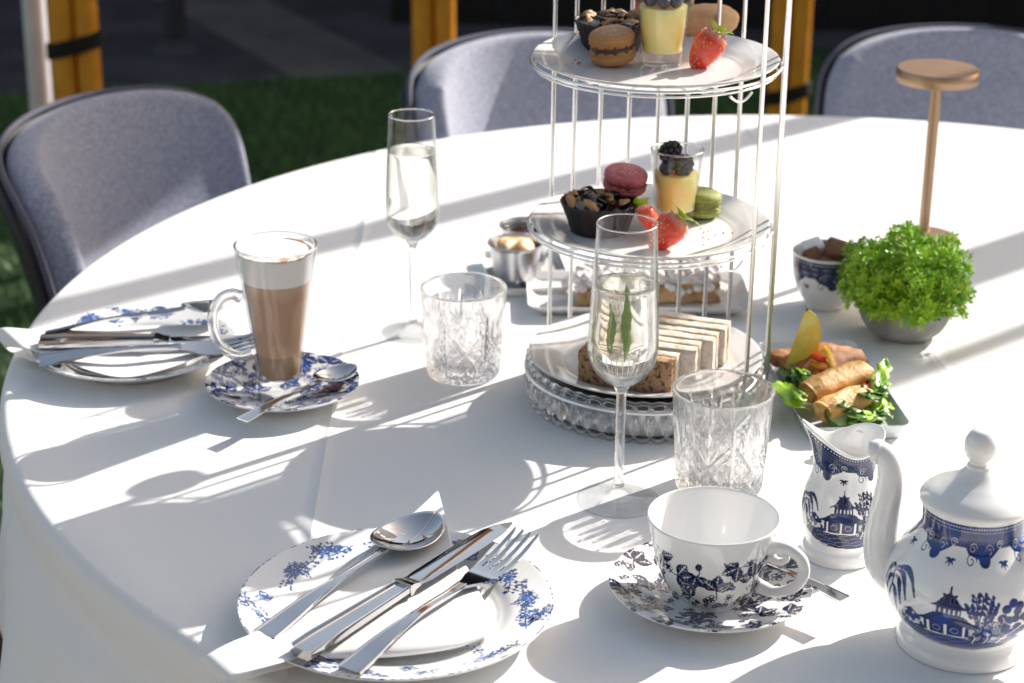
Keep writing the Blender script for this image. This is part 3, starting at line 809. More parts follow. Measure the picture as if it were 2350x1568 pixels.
# ------------------------------------------------------------------ chairs
def chair(x, y, face, label, RC=.265, HW=.235, Z1=.795):
    """face: direction the sitter looks, radians"""
    t = thing('dining_chair', label, 'chair', (x, y, 0), face + PI / 2)
    # local frame: sitter looks to -Y, the back stands at y = 0
    Z0, LEAN = .40, .10
    def shellfn(off, sx=1.0):
        def fn(u, v):
            a = 2 * u - 1; b = 2 * v - 1
            # square -> rounded shape
            p = 6.0; m = (np.abs(a) ** p + np.abs(b) ** p + 1e-9) ** (1 / p); mx = np.maximum(np.abs(a), np.abs(b)); f = np.where(m > 0, mx / m, 1)
            a2, b2 = a * f, b * f
            hw = HW * (.86 + .14 * np.clip((b2 + .6) / 1.4, 0, 1)) * sx
            s = a2 * hw * 1.10
            z = Z0 + (Z1 - Z0) * (b2 * .5 * sx + .5) + .018 * np.cos(a2 * 1.5) * np.clip(b2, 0, 1)
            ph = s / RC; lean = LEAN * ((z - Z0) / (Z1 - Z0)) ** 1.2
            R_ = RC + off
            puff = 0
            return R_ * np.sin(ph), R_ * np.cos(ph) - RC + lean - .10, z
        return fn
    o = mesh('backrest', grid(shellfn(0), 34, 26), M['fabric'], t); solid(o, .046, 2, 1)
    e_ = np.linspace(0, 1, 40); o_ = np.ones(40); per = np.concatenate([np.stack(shellfn(.004, 1.006)(uu, vv), -1) for uu, vv in ((e_, 0 * e_), (o_, e_), (e_[::-1], o_), (0 * e_, e_[::-1]))])
    per = per[np.r_[True, np.linalg.norm(np.diff(per, axis=0), axis=1) > 1e-5]]
    mesh('piping', tube(per, .0045, 8, 160, cap=False), M['piping'], t)
    o = mesh('back_shell', grid(shellfn(.020, .985), 30, 22), M['shell'], t); solid(o, .014, 1, 1)
    def seatfn(u, v):
        a = 2 * u - 1; b = 2 * v - 1
        p = 4.0; m = (np.abs(a) ** p + np.abs(b) ** p + 1e-9) ** (1 / p); mx = np.maximum(np.abs(a), np.abs(b)); f = mx / np.maximum(m, 1e-6)
        return a * f * .215, -.25 + b * f * .175, .405 + .012 * (1 - (a * f) ** 2) * (1 - (b * f) ** 2)
    o = mesh('seat', grid(seatfn, 20, 18), M['fabric'], t); solid(o, .05, 1, -1)
    for sx in (-1, 1):
        mesh('leg', tube([(sx * .20, -.40, 0), (sx * .17, -.37, .37)], [.009, .016], 12), M['wood'], t)
        mesh('leg', tube([(sx * .21, .06, 0), (sx * .17, -.10, .37), (sx * .19, -.09, .45)], [.009, .015, .015], 12), M['wood'], t)
    return t
def aim(x, y): return math.atan2(TC.y - y, TC.x - x)
chair(-.610, 2.57, math.radians(-17), 'grey fabric dining chair half in sunlight, beside the bamboo post and white pole', .36, .285, .778)
chair(-.025, 2.97, aim(-.025, 2.97) + .2, 'grey fabric dining chair behind the wire cake stand, its right half in shade')
chair(.70, 3.05, aim(.70, 3.05), 'shaded grey fabric dining chair behind the copper table lamp')

# ================================================================== things on the table
E0 = .0006
def P3(px, py, z): return np.array(at(px, py, z))
def on(px, py, z=0.0):
    p = at(px, py, z); return (p.x, p.y, TZ + z + E0)
def loft(lines, k, m):
    """surface through cross-lines of pixel points (x, y, height)"""
    L = []
    for ln in lines:
        W_ = np.array([P3(*q) for q in ln]); L.append(resample(W_, k) if len(W_) > 2 else np.linspace(W_[0], W_[1], k))
    A = np.array(L)                                     # lines, k, 3
    Q = np.stack([resample(A[:, j], m) for j in range(k)], 1)
    V = Q.reshape(-1, 3); i = np.arange(m - 1)[:, None] * k; j = np.arange(k - 1)[None]
    return V, np.stack([i + j, i + j + 1, i + k + j + 1, i + k + j], -1).reshape(-1, 4)
def place(A, B, roll=0.0):
    A = Vector(A); x = (Vector(B) - A).normalized(); y = Vector((0, 0, 1)).cross(x).normalized(); z = x.cross(y)
    Mx = Matrix(((x.x, y.x, z.x, A.x), (x.y, y.y, z.y, A.y), (x.z, y.z, z.z, A.z), (0, 0, 0, 1)))
    return Mx @ Rx(roll)

# ------------------------------------------------------------------ plates
PROF_PLATE = lambda R: [(0, .0055), (R * .58, .0058), (R * .665, .0078), (R * .75, .0122), (R * .93, .0178), (R * .992, .0196), (R, .0190),
                        (R * .985, .0172), (R * .76, .0088), (R * .66, .0022), (R * .62, .0), (R * .56, .0), (R * .53, .0022), (0, .0022)]
M['ink_floral'] = printmat('blue_floral_print', (.010, .028, .13), (.04, .11, .34))
M['ink_leaf'] = printmat('navy_leaf_print', (.004, .007, .036), (.007, .016, .075))
M['ink_leaf_blue'] = printmat('blue_leaf_print', (.005, .014, .09), (.012, .05, .26))
M['ink_willow'] = printmat('blue_landscape_print', (.005, .010, .058), (.009, .024, .11))
M['ink_willow_blue'] = printmat('royal_blue_landscape_print', (.005, .014, .085), (.010, .042, .22))
pf = thing('side_plate', 'white plate with blue floral rim carrying a napkin and the well-lit cutlery', 'plate', (-.083, 1.335, TZ + E0), .5)
dish('plate_body', PROF_PLATE(.1165), 400, M['ink_floral'], pf, plate_art(116.5, 4), .0009, 7)
pb = thing('side_plate', 'white plate with blue floral rim next to the latte glass', 'plate', (-.366, 1.842, TZ + E0), 2.2)
dish('plate_body', PROF_PLATE(.098), 300, M['ink_floral'], pb, plate_art(98, 8), .0012, 7)
PROF_SAUCER = lambda R: [(0, .0042), (R * .30, .0042), (R * .36, .0050), (R * .44, .0062), (R * .72, .0118), (R * .93, .0172), (R * .99, .0186), (R, .0180),
                         (R * .98, .0164), (R * .70, .0086), (R * .45, .0022), (R * .42, 0), (R * .36, 0), (R * .33, .0018), (0, .0018)]
CUPC = (.1515, 1.369)
sf = thing('saucer', 'white saucer with navy leaf print under the empty teacup', 'saucer', (CUPC[0], CUPC[1], TZ + E0), .4)
dish('saucer_body', PROF_SAUCER(.0765), 340, M['ink_leaf'], sf, saucer_art(76.5, 21), .0008, 8)
LAT = (-.212, 1.752)
sb = thing('saucer', 'white saucer with bright blue leaf print under the latte glass', 'saucer', (LAT[0], LAT[1], TZ + E0), 1.2)
dish('saucer_body', PROF_SAUCER(.0715), 260, M['ink_leaf_blue'], sb, saucer_art(71.5, 33, 1.05), .001, 8)

# ------------------------------------------------------------------ cutlery (local x from handle end to tip)
SEC = [(-1, -.4), (-1, .35), (-.92, 1), (-.78, 1), (-.70, .55), (.70, .55), (.78, 1), (.92, 1), (1, .35), (1, -.4), (.7, -1), (-.7, -1)]
def handle_mesh(L, w0, w1, t0, t1, arch, zend):
    x = np.linspace(0, L, 9); u = x / L
    z = t0 + arch * np.sin(PI * np.clip(u * 1.02, 0, 1)) ** 1.3 * .9 + zend * u ** 3
    w = np.interp(u, [0, .06, .25, .6, .85, 1], [w0, w0 * .97, w0 * .80, w1 * 1.15, w1, w1 * 1.15])
    t = np.interp(u, [0, .5, .85, 1], [t0, t0, t1, t1 * .8])
    return sweep(np.c_[x, 0 * x, z], SEC, w, t, m=34)
def spoon(L, label, A, B, k=1.0, roll=0.0, deep=.0085):
    s = thing('spoon', label, 'spoon', mw=place(A, B, roll))
    HL = .66 * L; zr = .010 * k
    o = mesh('handle', handle_mesh(HL + .004, .0105 * k, .0034 * k, .0013 * k, .0023 * k, .006 * k, zr * .75), M['steel'], s, sharp=35)
    a = (L - HL) / 2; xc = HL + a; bw = .0245 * k
    def fn(u, v):
        th = 2 * PI * u; r = v
        egg = 1 - .13 * np.cos(th)                       # fuller towards the handle
        ca = a * r * np.cos(th); wb = bw * r * np.sin(th) * egg
        dep = deep * k * (1 - r ** 2.2)
        return xc + ca, wb, zr - dep + .003 * k * (ca / a) ** 2
    o = mesh('bowl', grid(fn, 56, 16), M['steel'], s); solid(o, .0011 * k, 0, 0)
    return s
def fork(L, label, A, B, roll=0.0):
    s = thing('fork', label, 'fork', mw=place(A, B, roll))
    HL = .60 * L
    mesh('handle', handle_mesh(HL + .003, .0105, .0033, .0013, .0023, .007, .006), M['steel'], s, sharp=35)
    zf = lambda x: .0070 - .0062 * np.sin(np.clip((x - HL) / (L - HL), 0, 1) * PI * .86) + .0105 * np.clip((x - HL) / (L - HL), 0, 1) ** 2
    x = np.linspace(HL, L * .775, 9); u = (x - HL) / (L * .775 - HL)
    w = np.interp(u, [0, .25, .55, .85, 1], [.0036, .0062, .0105, .0122, .0122])
    mesh('head', sweep(np.c_[x, 0 * x, zf(x)], [(-1, -1), (-1, 1), (1, 1), (1, -1)], w, np.full(9, .0011), m=18), M['steel'], s, sharp=35)
    for y in (-.0103, -.00343, .00343, .0103):
        x = np.linspace(L * .765, L, 9)
        mesh('tine', sweep(np.c_[x, np.full(9, y) * (1 - .03 * (x - x[0]) / L), zf(x)], [(-1, -1), (-1, 1), (1, 1), (1, -1)], np.interp(np.linspace(0, 1, 9), [0, .75, 1], [.0021, .0017, .0007]), np.interp(np.linspace(0, 1, 9), [0, 1], [.0011, .0008]), m=16), M['steel'], s, sharp=35)
    return s
def knife(L, label, A, B, roll=0.0):
    s = thing('knife', label, 'knife', mw=place(A, B, roll))
    HL = .46 * L; x = np.linspace(0, HL, 7); u = x / HL
    mesh('handle', sweep(np.c_[x, 0 * x, np.full(7, .005)], SEC, np.interp(u, [0, .05, .5, 1], [.0098, .0104, .0090, .0074]), np.interp(u, [0, .05, 1], [.0046, .0052, .0040]), m=26), M['steel'], s, sharp=35)
    mesh('bolster', sweep([(HL, 0, .005), (HL + .003, 0, .005), (HL + .008, 0, .005), (HL + .014, 0, .005)], [(-1, -1), (-1, 1), (1, 1), (1, -1)], [.0082, .0082, .0068, .0074], [.0042, .0042, .0026, .0012]), M['steel'], s, sharp=35)
    x0 = HL + .012; BL = L - x0; t = np.linspace(0, 1, 24)
    top = np.interp(t, [0, .08, .5, .8, .93, 1], [.0078, .0092, .0096, .0085, .0040, -.0040]); bot = np.interp(t, [0, .08, .6, .85, 1], [-.0078, -.0098, -.0108, -.0098, -.0052])
    V = []; F = []
    for i in range(24):
        xx = x0 + BL * t[i]; m_ = (top[i] * .8 + bot[i] * .2)
        V += [(xx, top[i], .005), (xx, m_, .0060), (xx, bot[i], .0050), (xx, m_, .0040)]
    for i in range(23):
        for j in range(4): F.append([i * 4 + j, i * 4 + (j + 1) % 4, i * 4 + 4 + (j + 1) % 4, i * 4 + 4 + j])
    F += [[0, 1, 2, 3], [95, 94, 93, 92]]
    mesh('blade', (np.array(V), F), M['steel'], s, sharp=20)
    return s
spoon(.213, 'steel dessert spoon lying nearest the napkin tip on the plate in full view', P3(605, 1462, .0235), P3(1012, 1203, .0215))
knife(.249, 'steel table knife between spoon and fork on the plate in full view', P3(690, 1512, .0245), P3(1152, 1218, .0250))
fork(.222, 'steel four-tined fork on the plate in full view, beside the knife', P3(800, 1542, .0225), P3(1190, 1272, .0235))
spoon(.200, 'steel dessert spoon lying on the plate behind the latte glass', P3(104, 768, .0250), P3(516, 716, .0330), 1.0, -.50)
knife(.235, 'steel table knife lying on the plate behind the latte glass', P3(92, 797, .0250), P3(640, 786, .0250), .0)
fork(.215, 'steel fork lying on the plate behind the latte glass', P3(90, 831, .0240), P3(572, 800, .0255), .25)
def teaspoon(L, label, A, B, roll=0): return spoon(L, label, A, B, .66, roll, .009)
teaspoon(.135, 'steel teaspoon resting on the saucer behind the teacup handle', P3(1938, 1378, .0215), P3(1640, 1262, .0125))
teaspoon(.150, 'steel teaspoon resting on the latte saucer', P3(556, 966, .0195), P3(832, 846, .0175))

# ------------------------------------------------------------------ napkins
nf = thing('napkin', 'white linen napkin with a curled tail under the front cutlery', 'napkin', (0, 0, 0))
o = mesh('napkin_strip', loft([
    [(800, 1340, .0095), (900, 1420, .0095)], [(640, 1440, .0120), (720, 1515, .0100)], [(545, 1478, .0170), (600, 1548, .0115)],
    [(490, 1512, .0050), (535, 1572, .0030)], [(462, 1524, .0150), (505, 1570, .0110)], [(468, 1508, .0290), (520, 1556, .0250)],
    [(520, 1478, .0320), (585, 1538, .0280)], [(600, 1443, .0245), (690, 1507, .0235)], [(700, 1372, .0225), (810, 1450, .0225)],
    [(800, 1297, .0215), (930, 1400, .0215)], [(880, 1232, .0215), (1045, 1345, .0215)], [(940, 1184, .0250), (1040, 1262, .0240)],
    [(985, 1144, .0290), (1018, 1172, .0290)], [(1003, 1126, .0310), (1007, 1129, .0310)]], 12, 70), M['napkin'], nf); solid(o, .0011, 1, 0)
o = mesh('napkin_flap', loft([
    [(690, 1480, .0190), (730, 1500, .0200), (752, 1512, .0150), (742, 1508, .0085)],
    [(850, 1405, .0215), (885, 1468, .0225), (908, 1504, .0165), (898, 1503, .0085)],
    [(980, 1352, .0215), (1022, 1440, .0235), (1050, 1483, .0175), (1034, 1482, .0085)],
    [(1060, 1300, .0215), (1102, 1405, .0230), (1128, 1450, .0175), (1108, 1452, .0090)],
    [(1070, 1298, .0205), (1115, 1388, .0215), (1140, 1430, .0165), (1126, 1428, .0100)]], 16, 40), M['napkin'], nf); solid(o, .0011, 1, 0)
nb = thing('napkin', 'white linen napkin under the cutlery behind the latte glass', 'napkin', (0, 0, 0))
o = mesh('napkin_strip', loft([
    [(250, 770, .0095), (270, 830, .0095)], [(80, 790, .0120), (110, 835, .0110)], [(10, 785, .0120), (40, 815, .0080)],
    [(-12, 765, .0210), (14, 800, .0140)], [(5, 752, .0290), (50, 800, .0240)], [(60, 755, .0275), (110, 815, .0240)],
    [(150, 757, .0240), (200, 850, .0220)], [(260, 752, .0225), (285, 868, .0190)], [(380, 746, .0225), (375, 850, .0205)], [(490, 745, .0225), (470, 815, .0225)]], 10, 50), M['napkin'], nb); solid(o, .0011, 1, 0)

# ------------------------------------------------------------------ teacup
cupt = thing('teacup', 'empty white teacup with navy leaf print on its saucer', 'cup', (CUPC[0], CUPC[1], TZ + E0 + .0044))
CH = .069
outp = resample([(.021, .0), (.0235, .0), (.0245, .003), (.0275, .0065), (.0345, .0150), (.0405, .0280), (.0445, .0440), (.0478, .0600), (.0494, CH - .001)], 110)
inn = resample([(.0494, CH - .001), (.0488, CH + .0004), (.0478, CH - .0006), (.0455, .055), (.0420, .040), (.0375, .026), (.030, .0140), (.018, .0075), (.0001, .0065)], 46)
pr_ = np.vstack([[(.0001, .0018), (.019, .0018)], outp, inn[1:]])
nA = 420; V, F = lathe(pr_, nA)
sarc = np.r_[0, np.cumsum(np.linalg.norm(np.diff(pr_, axis=0), axis=1))] * 1000
A = cup_art(PI * 44, 52)
th = np.tile(np.linspace(-PI, PI, nA, endpoint=False), len(pr_)); zz = np.repeat(pr_[:, 1] * 1000, nA)
ink = A.sample(th * 44 / 1.7, (zz - 7) / 1.7) * 1.1 * (np.repeat(np.arange(len(pr_)), nA) < 112) * (zz > 6) * (zz < 53)
mesh('cup_body', (V, F), M['ink_leaf'], cupt, attr={'print': np.clip(ink, 0, 1)})
ha = math.radians(-28); hd = np.array([math.cos(ha), math.sin(ha), 0])
def arc(pts): return [tuple(hd * r + np.array([0, 0, z])) for r, z in pts]
mesh('cup_handle', tube(arc([(.0445, .053), (.0520, .056), (.0625, .0555), (.0705, .0500), (.0730, .0410), (.0700, .0310), (.0620, .0230), (.0510, .0185), (.0385, .0200)]), [.0062, .0052, .0045, .0044, .0043, .0042, .0041, .0042, .0058], 14, 48), M['porcelain'], cupt)
mesh('thumb_curl', tube(arc([(.0450, .0465), (.0530, .0440), (.0580, .0465), (.0585, .0500), (.0555, .0510)]), [.0042, .0032, .0028, .0026, .002], 10, 20), M['porcelain'], cupt)

# ------------------------------------------------------------------ creamer
CR = (.2615, 1.4535)
ct = thing('creamer', 'white milk jug with blue temple landscape print, beside the teapot spout', 'jug', (CR[0], CR[1], TZ + E0))
outp = resample([(.0265, .0), (.0295, .0), (.0300, .0040), (.0290, .0085), (.0262, .0125), (.0275, .0180), (.0312, .0300), (.0322, .0420), (.0300, .0560), (.0258, .0690), (.0236, .0790), (.0240, .0900), (.0262, .1010), (.0272, .1040)], 190)
inn = resample([(.0272, .1040), (.0266, .1052), (.0256, .1040), (.0222, .0900), (.0216, .0790), (.0240, .0690), (.0285, .0560), (.030, .042), (.026, .02), (.012, .0135), (.0001, .013)], 60)
pr_ = np.vstack([[(.0001, .002), (.024, .002)], outp, inn[1:]])
nA = 320; V, F = lathe(pr_, nA)
th = np.tile(np.linspace(-PI, PI, nA, endpoint=False), len(pr_)); zz = np.repeat(pr_[:, 1], nA)
TS = math.radians(-76)                                   # spout direction, from -Y towards -X
dth = (th - TS + PI) % (2 * PI) - PI
kz = np.clip((zz - .062) / .043, 0, 1) ** 1.7
g = np.exp(-(dth / .58) ** 2); back = np.exp(-((np.abs(dth) - PI) / .8) ** 2)
rad = np.hypot(V[:, 0], V[:, 1]); grow = 1 + kz * (0.42 * g - .10 * np.exp(-((np.abs(dth) - 1.15) / .45) ** 2) + .08 * back)
ink_z = zz * 1000
V2 = V.copy(); V2[:, 0] *= grow; V2[:, 1] *= grow; V2[:, 2] += kz * (.0135 * g - .0105 * np.exp(-((np.abs(dth) - 1.5) / .8) ** 2) + .001 * back)
A = Art(-PI * 31, PI * 31, 0, 106, .26)
pagoda_scene(A, 1, 26.5, 1.75); willow_tree(A, -40, 45, 1.2)
neck_band(A, -PI * 31, PI * 31, 71, 101)
A.soften()
m_ = (np.repeat(np.arange(len(pr_)), nA) < 2 + 190)
ink = 1.1 * A.sample(th * 31, ink_z) * m_
mesh('jug_body', (V2, F), M['ink_willow'], ct, attr={'print': np.clip(ink, 0, 1)})
ha = math.radians(58); hd = np.array([math.cos(ha), math.sin(ha), 0])
mesh('jug_handle', tube(arc([(.0255, .0920), (.0340, .0945), (.0430, .0890), (.0460, .0760), (.0435, .0610), (.0375, .0510), (.0305, .0490)]), [.0052, .0044, .0042, .0042, .004, .004, .005], 12, 40), M['porcelain'], ct)

# ------------------------------------------------------------------ teapot
TPX = (.331, 1.315)
tt = thing('teapot', 'white teapot with royal blue temple landscape print and round-knobbed lid', 'teapot', (TPX[0], TPX[1], TZ + E0))
outp = resample([(.0425, .0), (.0462, .0), (.0470, .0035), (.0455, .0085), (.0425, .0125), (.0415, .0160), (.0490, .0240), (.0570, .0370), (.0592, .0490), (.0568, .0630), (.0490, .0770), (.0402, .0880), (.0365, .0960), (.0366, .1060), (.0378, .1130), (.0382, .1145)], 230)
pr_ = np.vstack([[(.0001, .002), (.04, .002)], outp, [(.0374, .1152), (.0330, .1148), (.0325, .112), (.033, .10), (.0001, .10)]])
nA = 460; V, F = lathe(pr_, nA)
th = np.tile(np.linspace(-PI, PI, nA, endpoint=False), len(pr_)); zz = np.repeat(pr_[:, 1], nA) * 1000
A = Art(-PI * 50, PI * 50, 0, 118, .28)
pagoda_scene(A, -16, 28.0, 1.85); willow_tree(A, -66, 52, 1.7); pagoda_scene(A, 95, 28, 1.85)
neck_band(A, -PI * 50, PI * 50, 82, 111.5, 5)
A.soften()
ink = 1.1 * A.sample(th * 50, zz) * (np.repeat(np.arange(len(pr_)), nA) < 2 + 230)
mesh('pot_body', (V, F), M['ink_willow_blue'], tt, attr={'print': np.clip(ink, 0, 1)})
lid = mesh('lid', lathe(resample([(.0360, .1150), (.0392, .1148), (.0396, .1165), (.0386, .1188), (.0330, .1236), (.0240, .1286), (.0150, .1340), (.0092, .1400), (.0078, .1430), (.0001, .1436)], 60), 96), M['porcelain'], tt)
mesh('knob', lathe(resample([(.0001, .1420), (.0062, .1425), (.0072, .1455), (.0098, .1490), (.0118, .1560), (.0108, .1630), (.0065, .1685), (.0001, .1702)], 44), 48), M['porcelain'], lid)
ha = math.radians(157); hd = np.array([math.cos(ha), math.sin(ha), 0])
sp_ = np.array(arc([(.0440, .0420), (.0580, .0500), (.0645, .0680), (.0640, .0900), (.0620, .1100), (.0620, .1240), (.0650, .1340), (.0710, .1385), (.0765, .1370)]))
mesh('spout', tube(sp_, [.0168, .0158, .0136, .0120, .0108, .0100, .0092, .0084, .0076], 24, 60), M['porcelain'], tt)
mesh('spout_lip', tube(resample(sp_, 60)[54:], [.0090, .0091, .0092, .0090, .0087, .0082], 24), M['porcelain'], tt)
ha = math.radians(-38); hd = np.array([math.cos(ha), math.sin(ha), 0])
mesh('handle', tube(arc([(.0420, .0830), (.0540, .0900), (.0720, .0900), (.0850, .0780), (.0880, .0600), (.0820, .0420), (.0680, .0300), (.0500, .0280)]), [.0085, .0082, .0068, .0064, .0064, .0062, .0064, .008], 16, 56), M['porcelain'], tt)

# ------------------------------------------------------------------ champagne flutes
def flute(loc, k, label, level, herb):
    f = thing('champagne_flute', label, 'glass', loc)
    mesh('foot', lathe(np.array(resample([(.0001, .0), (.0330, .0), (.0345, .0009), (.0338, .0019), (.020, .0032), (.0100, .0052), (.0065, .0088), (.0046, .0130), (.0001, .0135)], 50)) * k, 72), M['glass'], f)
    mesh('stem', lathe(np.array(resample([(.0001, .0132), (.0046, .0134), (.0050, .0155), (.0042, .0190), (.0040, .05), (.0040, .085), (.0044, .098), (.0070, .1040), (.0060, .1058), (.0001, .1062)], 60)) * k, 32), M['stemglass'], f)
    outw = [(.0070, .1045), (.0150, .1095), (.0235, .1190), (.0278, .1300), (.0288, .1400), (.0282, .1600), (.0268, .1900), (.0250, .2250), (.0243, .2430)]
    ow = resample(outw, 60); iw = resample([(r - .0009, z + (.0016 if i < 3 else 0)) for i, (r, z) in enumerate(outw)], 60); iw[-1, 1] = .2430
    rim = [(.0241, .2437), (.0237, .2437)]
    mesh('bowl', lathe(np.vstack([[(.0001, .1040)], ow, rim, iw[::-1], [(.0001, .1062)]]) * k, 72), M['glass'], f)
    th_ = np.linspace(0, 2 * PI, 73); mesh('rim', tube(np.c_[.0239 * np.cos(th_), .0239 * np.sin(th_), .2432 + 0 * th_] * k, .00075 * k, 8, cap=False), M['stemglass'], f)
    lw = [(r - .0003, z) for r, z in iw if z < level]; rl = lw[-1][0]
    prof = [(.0001, lw[0][1] + .0002)] + lw + [(rl + .0002, level + .0003), (rl - .0006, level - .0002), (rl * .6, level - .0004), (.0001, level - .0004)]
    mesh('wine', lathe(np.array(prof) * k, 72), M['wine'], f)
    return f
FL1 = at(1418, 1150)
flute((FL1.x, FL1.y, TZ + E0), 1.0, 'tall champagne flute holding two green leaves in clear drink', .1925, True)
FL2 = at(948, 765)
flute((FL2.x, FL2.y, TZ + E0), .93, 'champagne flute of plain clear drink behind the cut tumbler and latte', .205, False)
# two green leaves standing in the drink
def blade_leaf(name, label, pts, w, mat, cat='leaf', fold=.35, par=None, serr=.0):
    P = resample(np.array(pts, float), 22); tg = np.gradient(P, axis=0); tg /= np.linalg.norm(tg, axis=1)[:, None]
    vd = np.array(CAM) - P.mean(0); vd /= np.linalg.norm(vd)
    sd = np.cross(tg, vd); sd /= np.linalg.norm(sd, axis=1)[:, None]; nn = np.cross(sd, tg)
    u = np.linspace(0, 1, 22); ww = w * np.interp(u, [0, .12, .4, .7, .92, 1], [.10, .35, 1, .85, .35, .04]) * (1 + serr * np.sin(u * 40))
    V = np.stack([P - sd * ww[:, None] + nn * (ww * fold)[:, None], P, P + sd * ww[:, None] + nn * (ww * fold)[:, None]], 1).reshape(-1, 3)
    F = np.array([[i * 3 + j, i * 3 + j + 1, i * 3 + j + 4, i * 3 + j + 3] for i in range(21) for j in range(2)])
    o = mesh(name, (V, F), mat, par); solid(o, .0006, 1, 0)
    if label: tag(o, label, cat)
    return o
fb = np.array([FL1.x, FL1.y, TZ])
blade_leaf('green_leaf', 'narrow dark green leaf standing in the flute, left of its twin', [fb + (-.0085, .002, .178), fb + (-.0070, .001, .164), fb + (-.0075, 0, .152), fb + (-.0085, -.002, .142), fb + (-.0075, -.003, .1330)], .0030, M['leaf_flute'], fold=.6, serr=.16)
blade_leaf('green_leaf', 'broader green leaf standing in the flute, reaching the surface', [fb + (.0010, .003, .189), fb + (.0018, .002, .172), fb + (.0012, 0, .157), fb + (.0020, -.002, .143), fb + (.0010, -.002, .1290)], .0034, M['leaf_flute'], fold=-.6, serr=.16)

# ------------------------------------------------------------------ cut-glass tumblers
def tumbler(loc, k, label, rz):
    t = thing('cut_tumbler', label, 'glass', loc, rz)
    n, m = 324, 100; H = .0905
    v = np.linspace(0, 1, m); ro = np.interp(v, [0, .03, .08, 1], [.0345, .0362, .0370, .0427]); z = v * H
    th = np.linspace(-PI, PI, n, endpoint=False)
    TH, Vv = np.meshgrid(th, v); C = 6
    x = ((TH / (2 * PI) * C) % 1.0) - .5; y = Vv * 2.05
    D = np.zeros_like(x)
    def groove(dist, w, d, mask=1.0):
        nonlocal D
        D = np.maximum(D, d * np.clip(1 - dist / w, 0, 1) * mask)
    def seg(x0, y0, x1, y1, w, d):
        L = (x1 - x0) ** 2 + (y1 - y0) ** 2
        for sx in (-1, 0, 1):
            t_ = np.clip(((x - x0 - sx) * (x1 - x0) + (y - y0) * (y1 - y0)) / L, 0, 1)
            tap = np.clip(1.15 - np.abs(t_ - .5) * 1.6, .25, 1)
            groove(np.hypot(x - x0 - sx - t_ * (x1 - x0), y - y0 - t_ * (y1 - y0)), w * tap, d * tap)
    cy_ = .72
    seg(-.5, cy_ - .55, .5, cy_ + .55, .085, .0030); seg(-.5, cy_ + .55, .5, cy_ - .55, .085, .0030)
    for a in (90, 68, 112, 45, 135, -90, -60, -120): 
        q = math.radians(a); L = .62 if a in (90, -90) else .45
        seg(0, cy_, L * math.cos(q), cy_ + L * math.sin(q), .050, .0020)
    seg(.5, .0, .5, 1.62, .075, .0026); seg(.36, 1.0, .30, 1.52, .050, .0019); seg(-.36, 1.0, -.30, 1.52, .050, .0019); seg(0, 1.2, 0, 1.66, .065, .0022)
    d1 = np.abs(((x + y) * 4.5) % 1 - .5) * 2 / 4.5; d2 = np.abs(((x - y) * 4.5) % 1 - .5) * 2 / 4.5
    side = (np.abs(x) > np.abs(y - cy_) * .85) & (y < 1.25)
    low = (y < cy_ - .02) & (np.abs(x) < np.abs(y - cy_) * .85) & (y > .06)
    msk = (side | low).astype(float)
    groove(np.minimum(d1, d2) * .5, .050, .0014, msk)
    RO = ro[:, None] - D
    V = np.stack([RO * np.sin(TH), -RO * np.cos(TH), np.broadcast_to(z[:, None], RO.shape)], -1).reshape(-1, 3)
    inner = resample([(.0424, H + .0006), (.0414, H + .0007), (.0404, H - .0012), (.0375, .068), (.0345, .050), (.0322, .024), (.0280, .0145), (.0150, .0125), (.0001, .0125)], 40)
    Vi, Fi = lathe(inner, n)
    Vb, Fb = lathe([(.0001, .0012), (.026, .0012), (.030, .0), (.0345, .0)], n)
    i = np.arange(m - 1)[:, None] * n; j = np.arange(n)[None]; j2 = (j + 1) % n
    F = np.stack([i + j, i + j2, i + n + j2, i + n + j], -1).reshape(-1, 4)
    nb, no = len(Vb), len(V)
    VV = np.vstack([Vb, V, Vi]) * k
    br = lambda a0, b0: np.stack([a0 + np.arange(n), a0 + (np.arange(n) + 1) % n, b0 + (np.arange(n) + 1) % n, b0 + np.arange(n)], -1)
    FF = np.vstack([Fb, br(nb - n, nb), F + nb, br(nb + no - n, nb + no), Fi + nb + no])
    mesh('cut_glass', (VV, FF), M['crystal'], t, sharp=28)
    return t
T1 = (.1765, 1.571); T2 = (-.0465, 1.820)
tumbler((T1[0], T1[1], TZ + E0), 1.0, 'empty cut-glass tumbler just behind the teacup', .15)
tumbler((T2[0], T2[1], TZ + E0), .965, 'empty cut-glass tumbler standing before the clear flute', .62)

# ------------------------------------------------------------------ latte
lt = thing('latte_glass', 'tall glass mug of milky coffee with white foam', 'glass', (LAT[0] - .003, LAT[1] + .002, TZ + E0 + .0046))
mesh('glass_foot', lathe(resample([(.0001, .0006), (.030, .0), (.0335, .0022), (.0325, .0058), (.0270, .0095), (.0218, .0150), (.0205, .0190), (.0001, .0195)], 50), 64), M['glass'], lt)
ow = resample([(.0205, .0185), (.0212, .0230), (.0245, .0500), (.0290, .0850), (.0342, .1200), (.0378, .1440)], 40)
mesh('glass_wall', lathe(np.vstack([[(.0001, .0188)], ow, [(.0379, .1452), (.0370, .1458), (.0360, .1450)], (ow - [.0021, 0])[::-1], [(.0001, .0205)]]), 72), M['glass'], lt)
th_ = np.linspace(0, 2 * PI, 73); mesh('rim', tube(np.c_[.0369 * np.cos(th_), .0369 * np.sin(th_), .1448 + 0 * th_], .0013, 8, cap=False), M['stemglass'], lt)
iw = ow - [.0024, 0]
def slab(z0, z1, lip=0.0):
    q = [(np.interp(z, iw[:, 1], iw[:, 0]), z) for z in np.linspace(z0, z1, 14)]
    return lathe([(.0001, z0)] + q + [(q[-1][0] * .5, z1 + lip), (.0001, z1 + lip * 1.3)], 72)
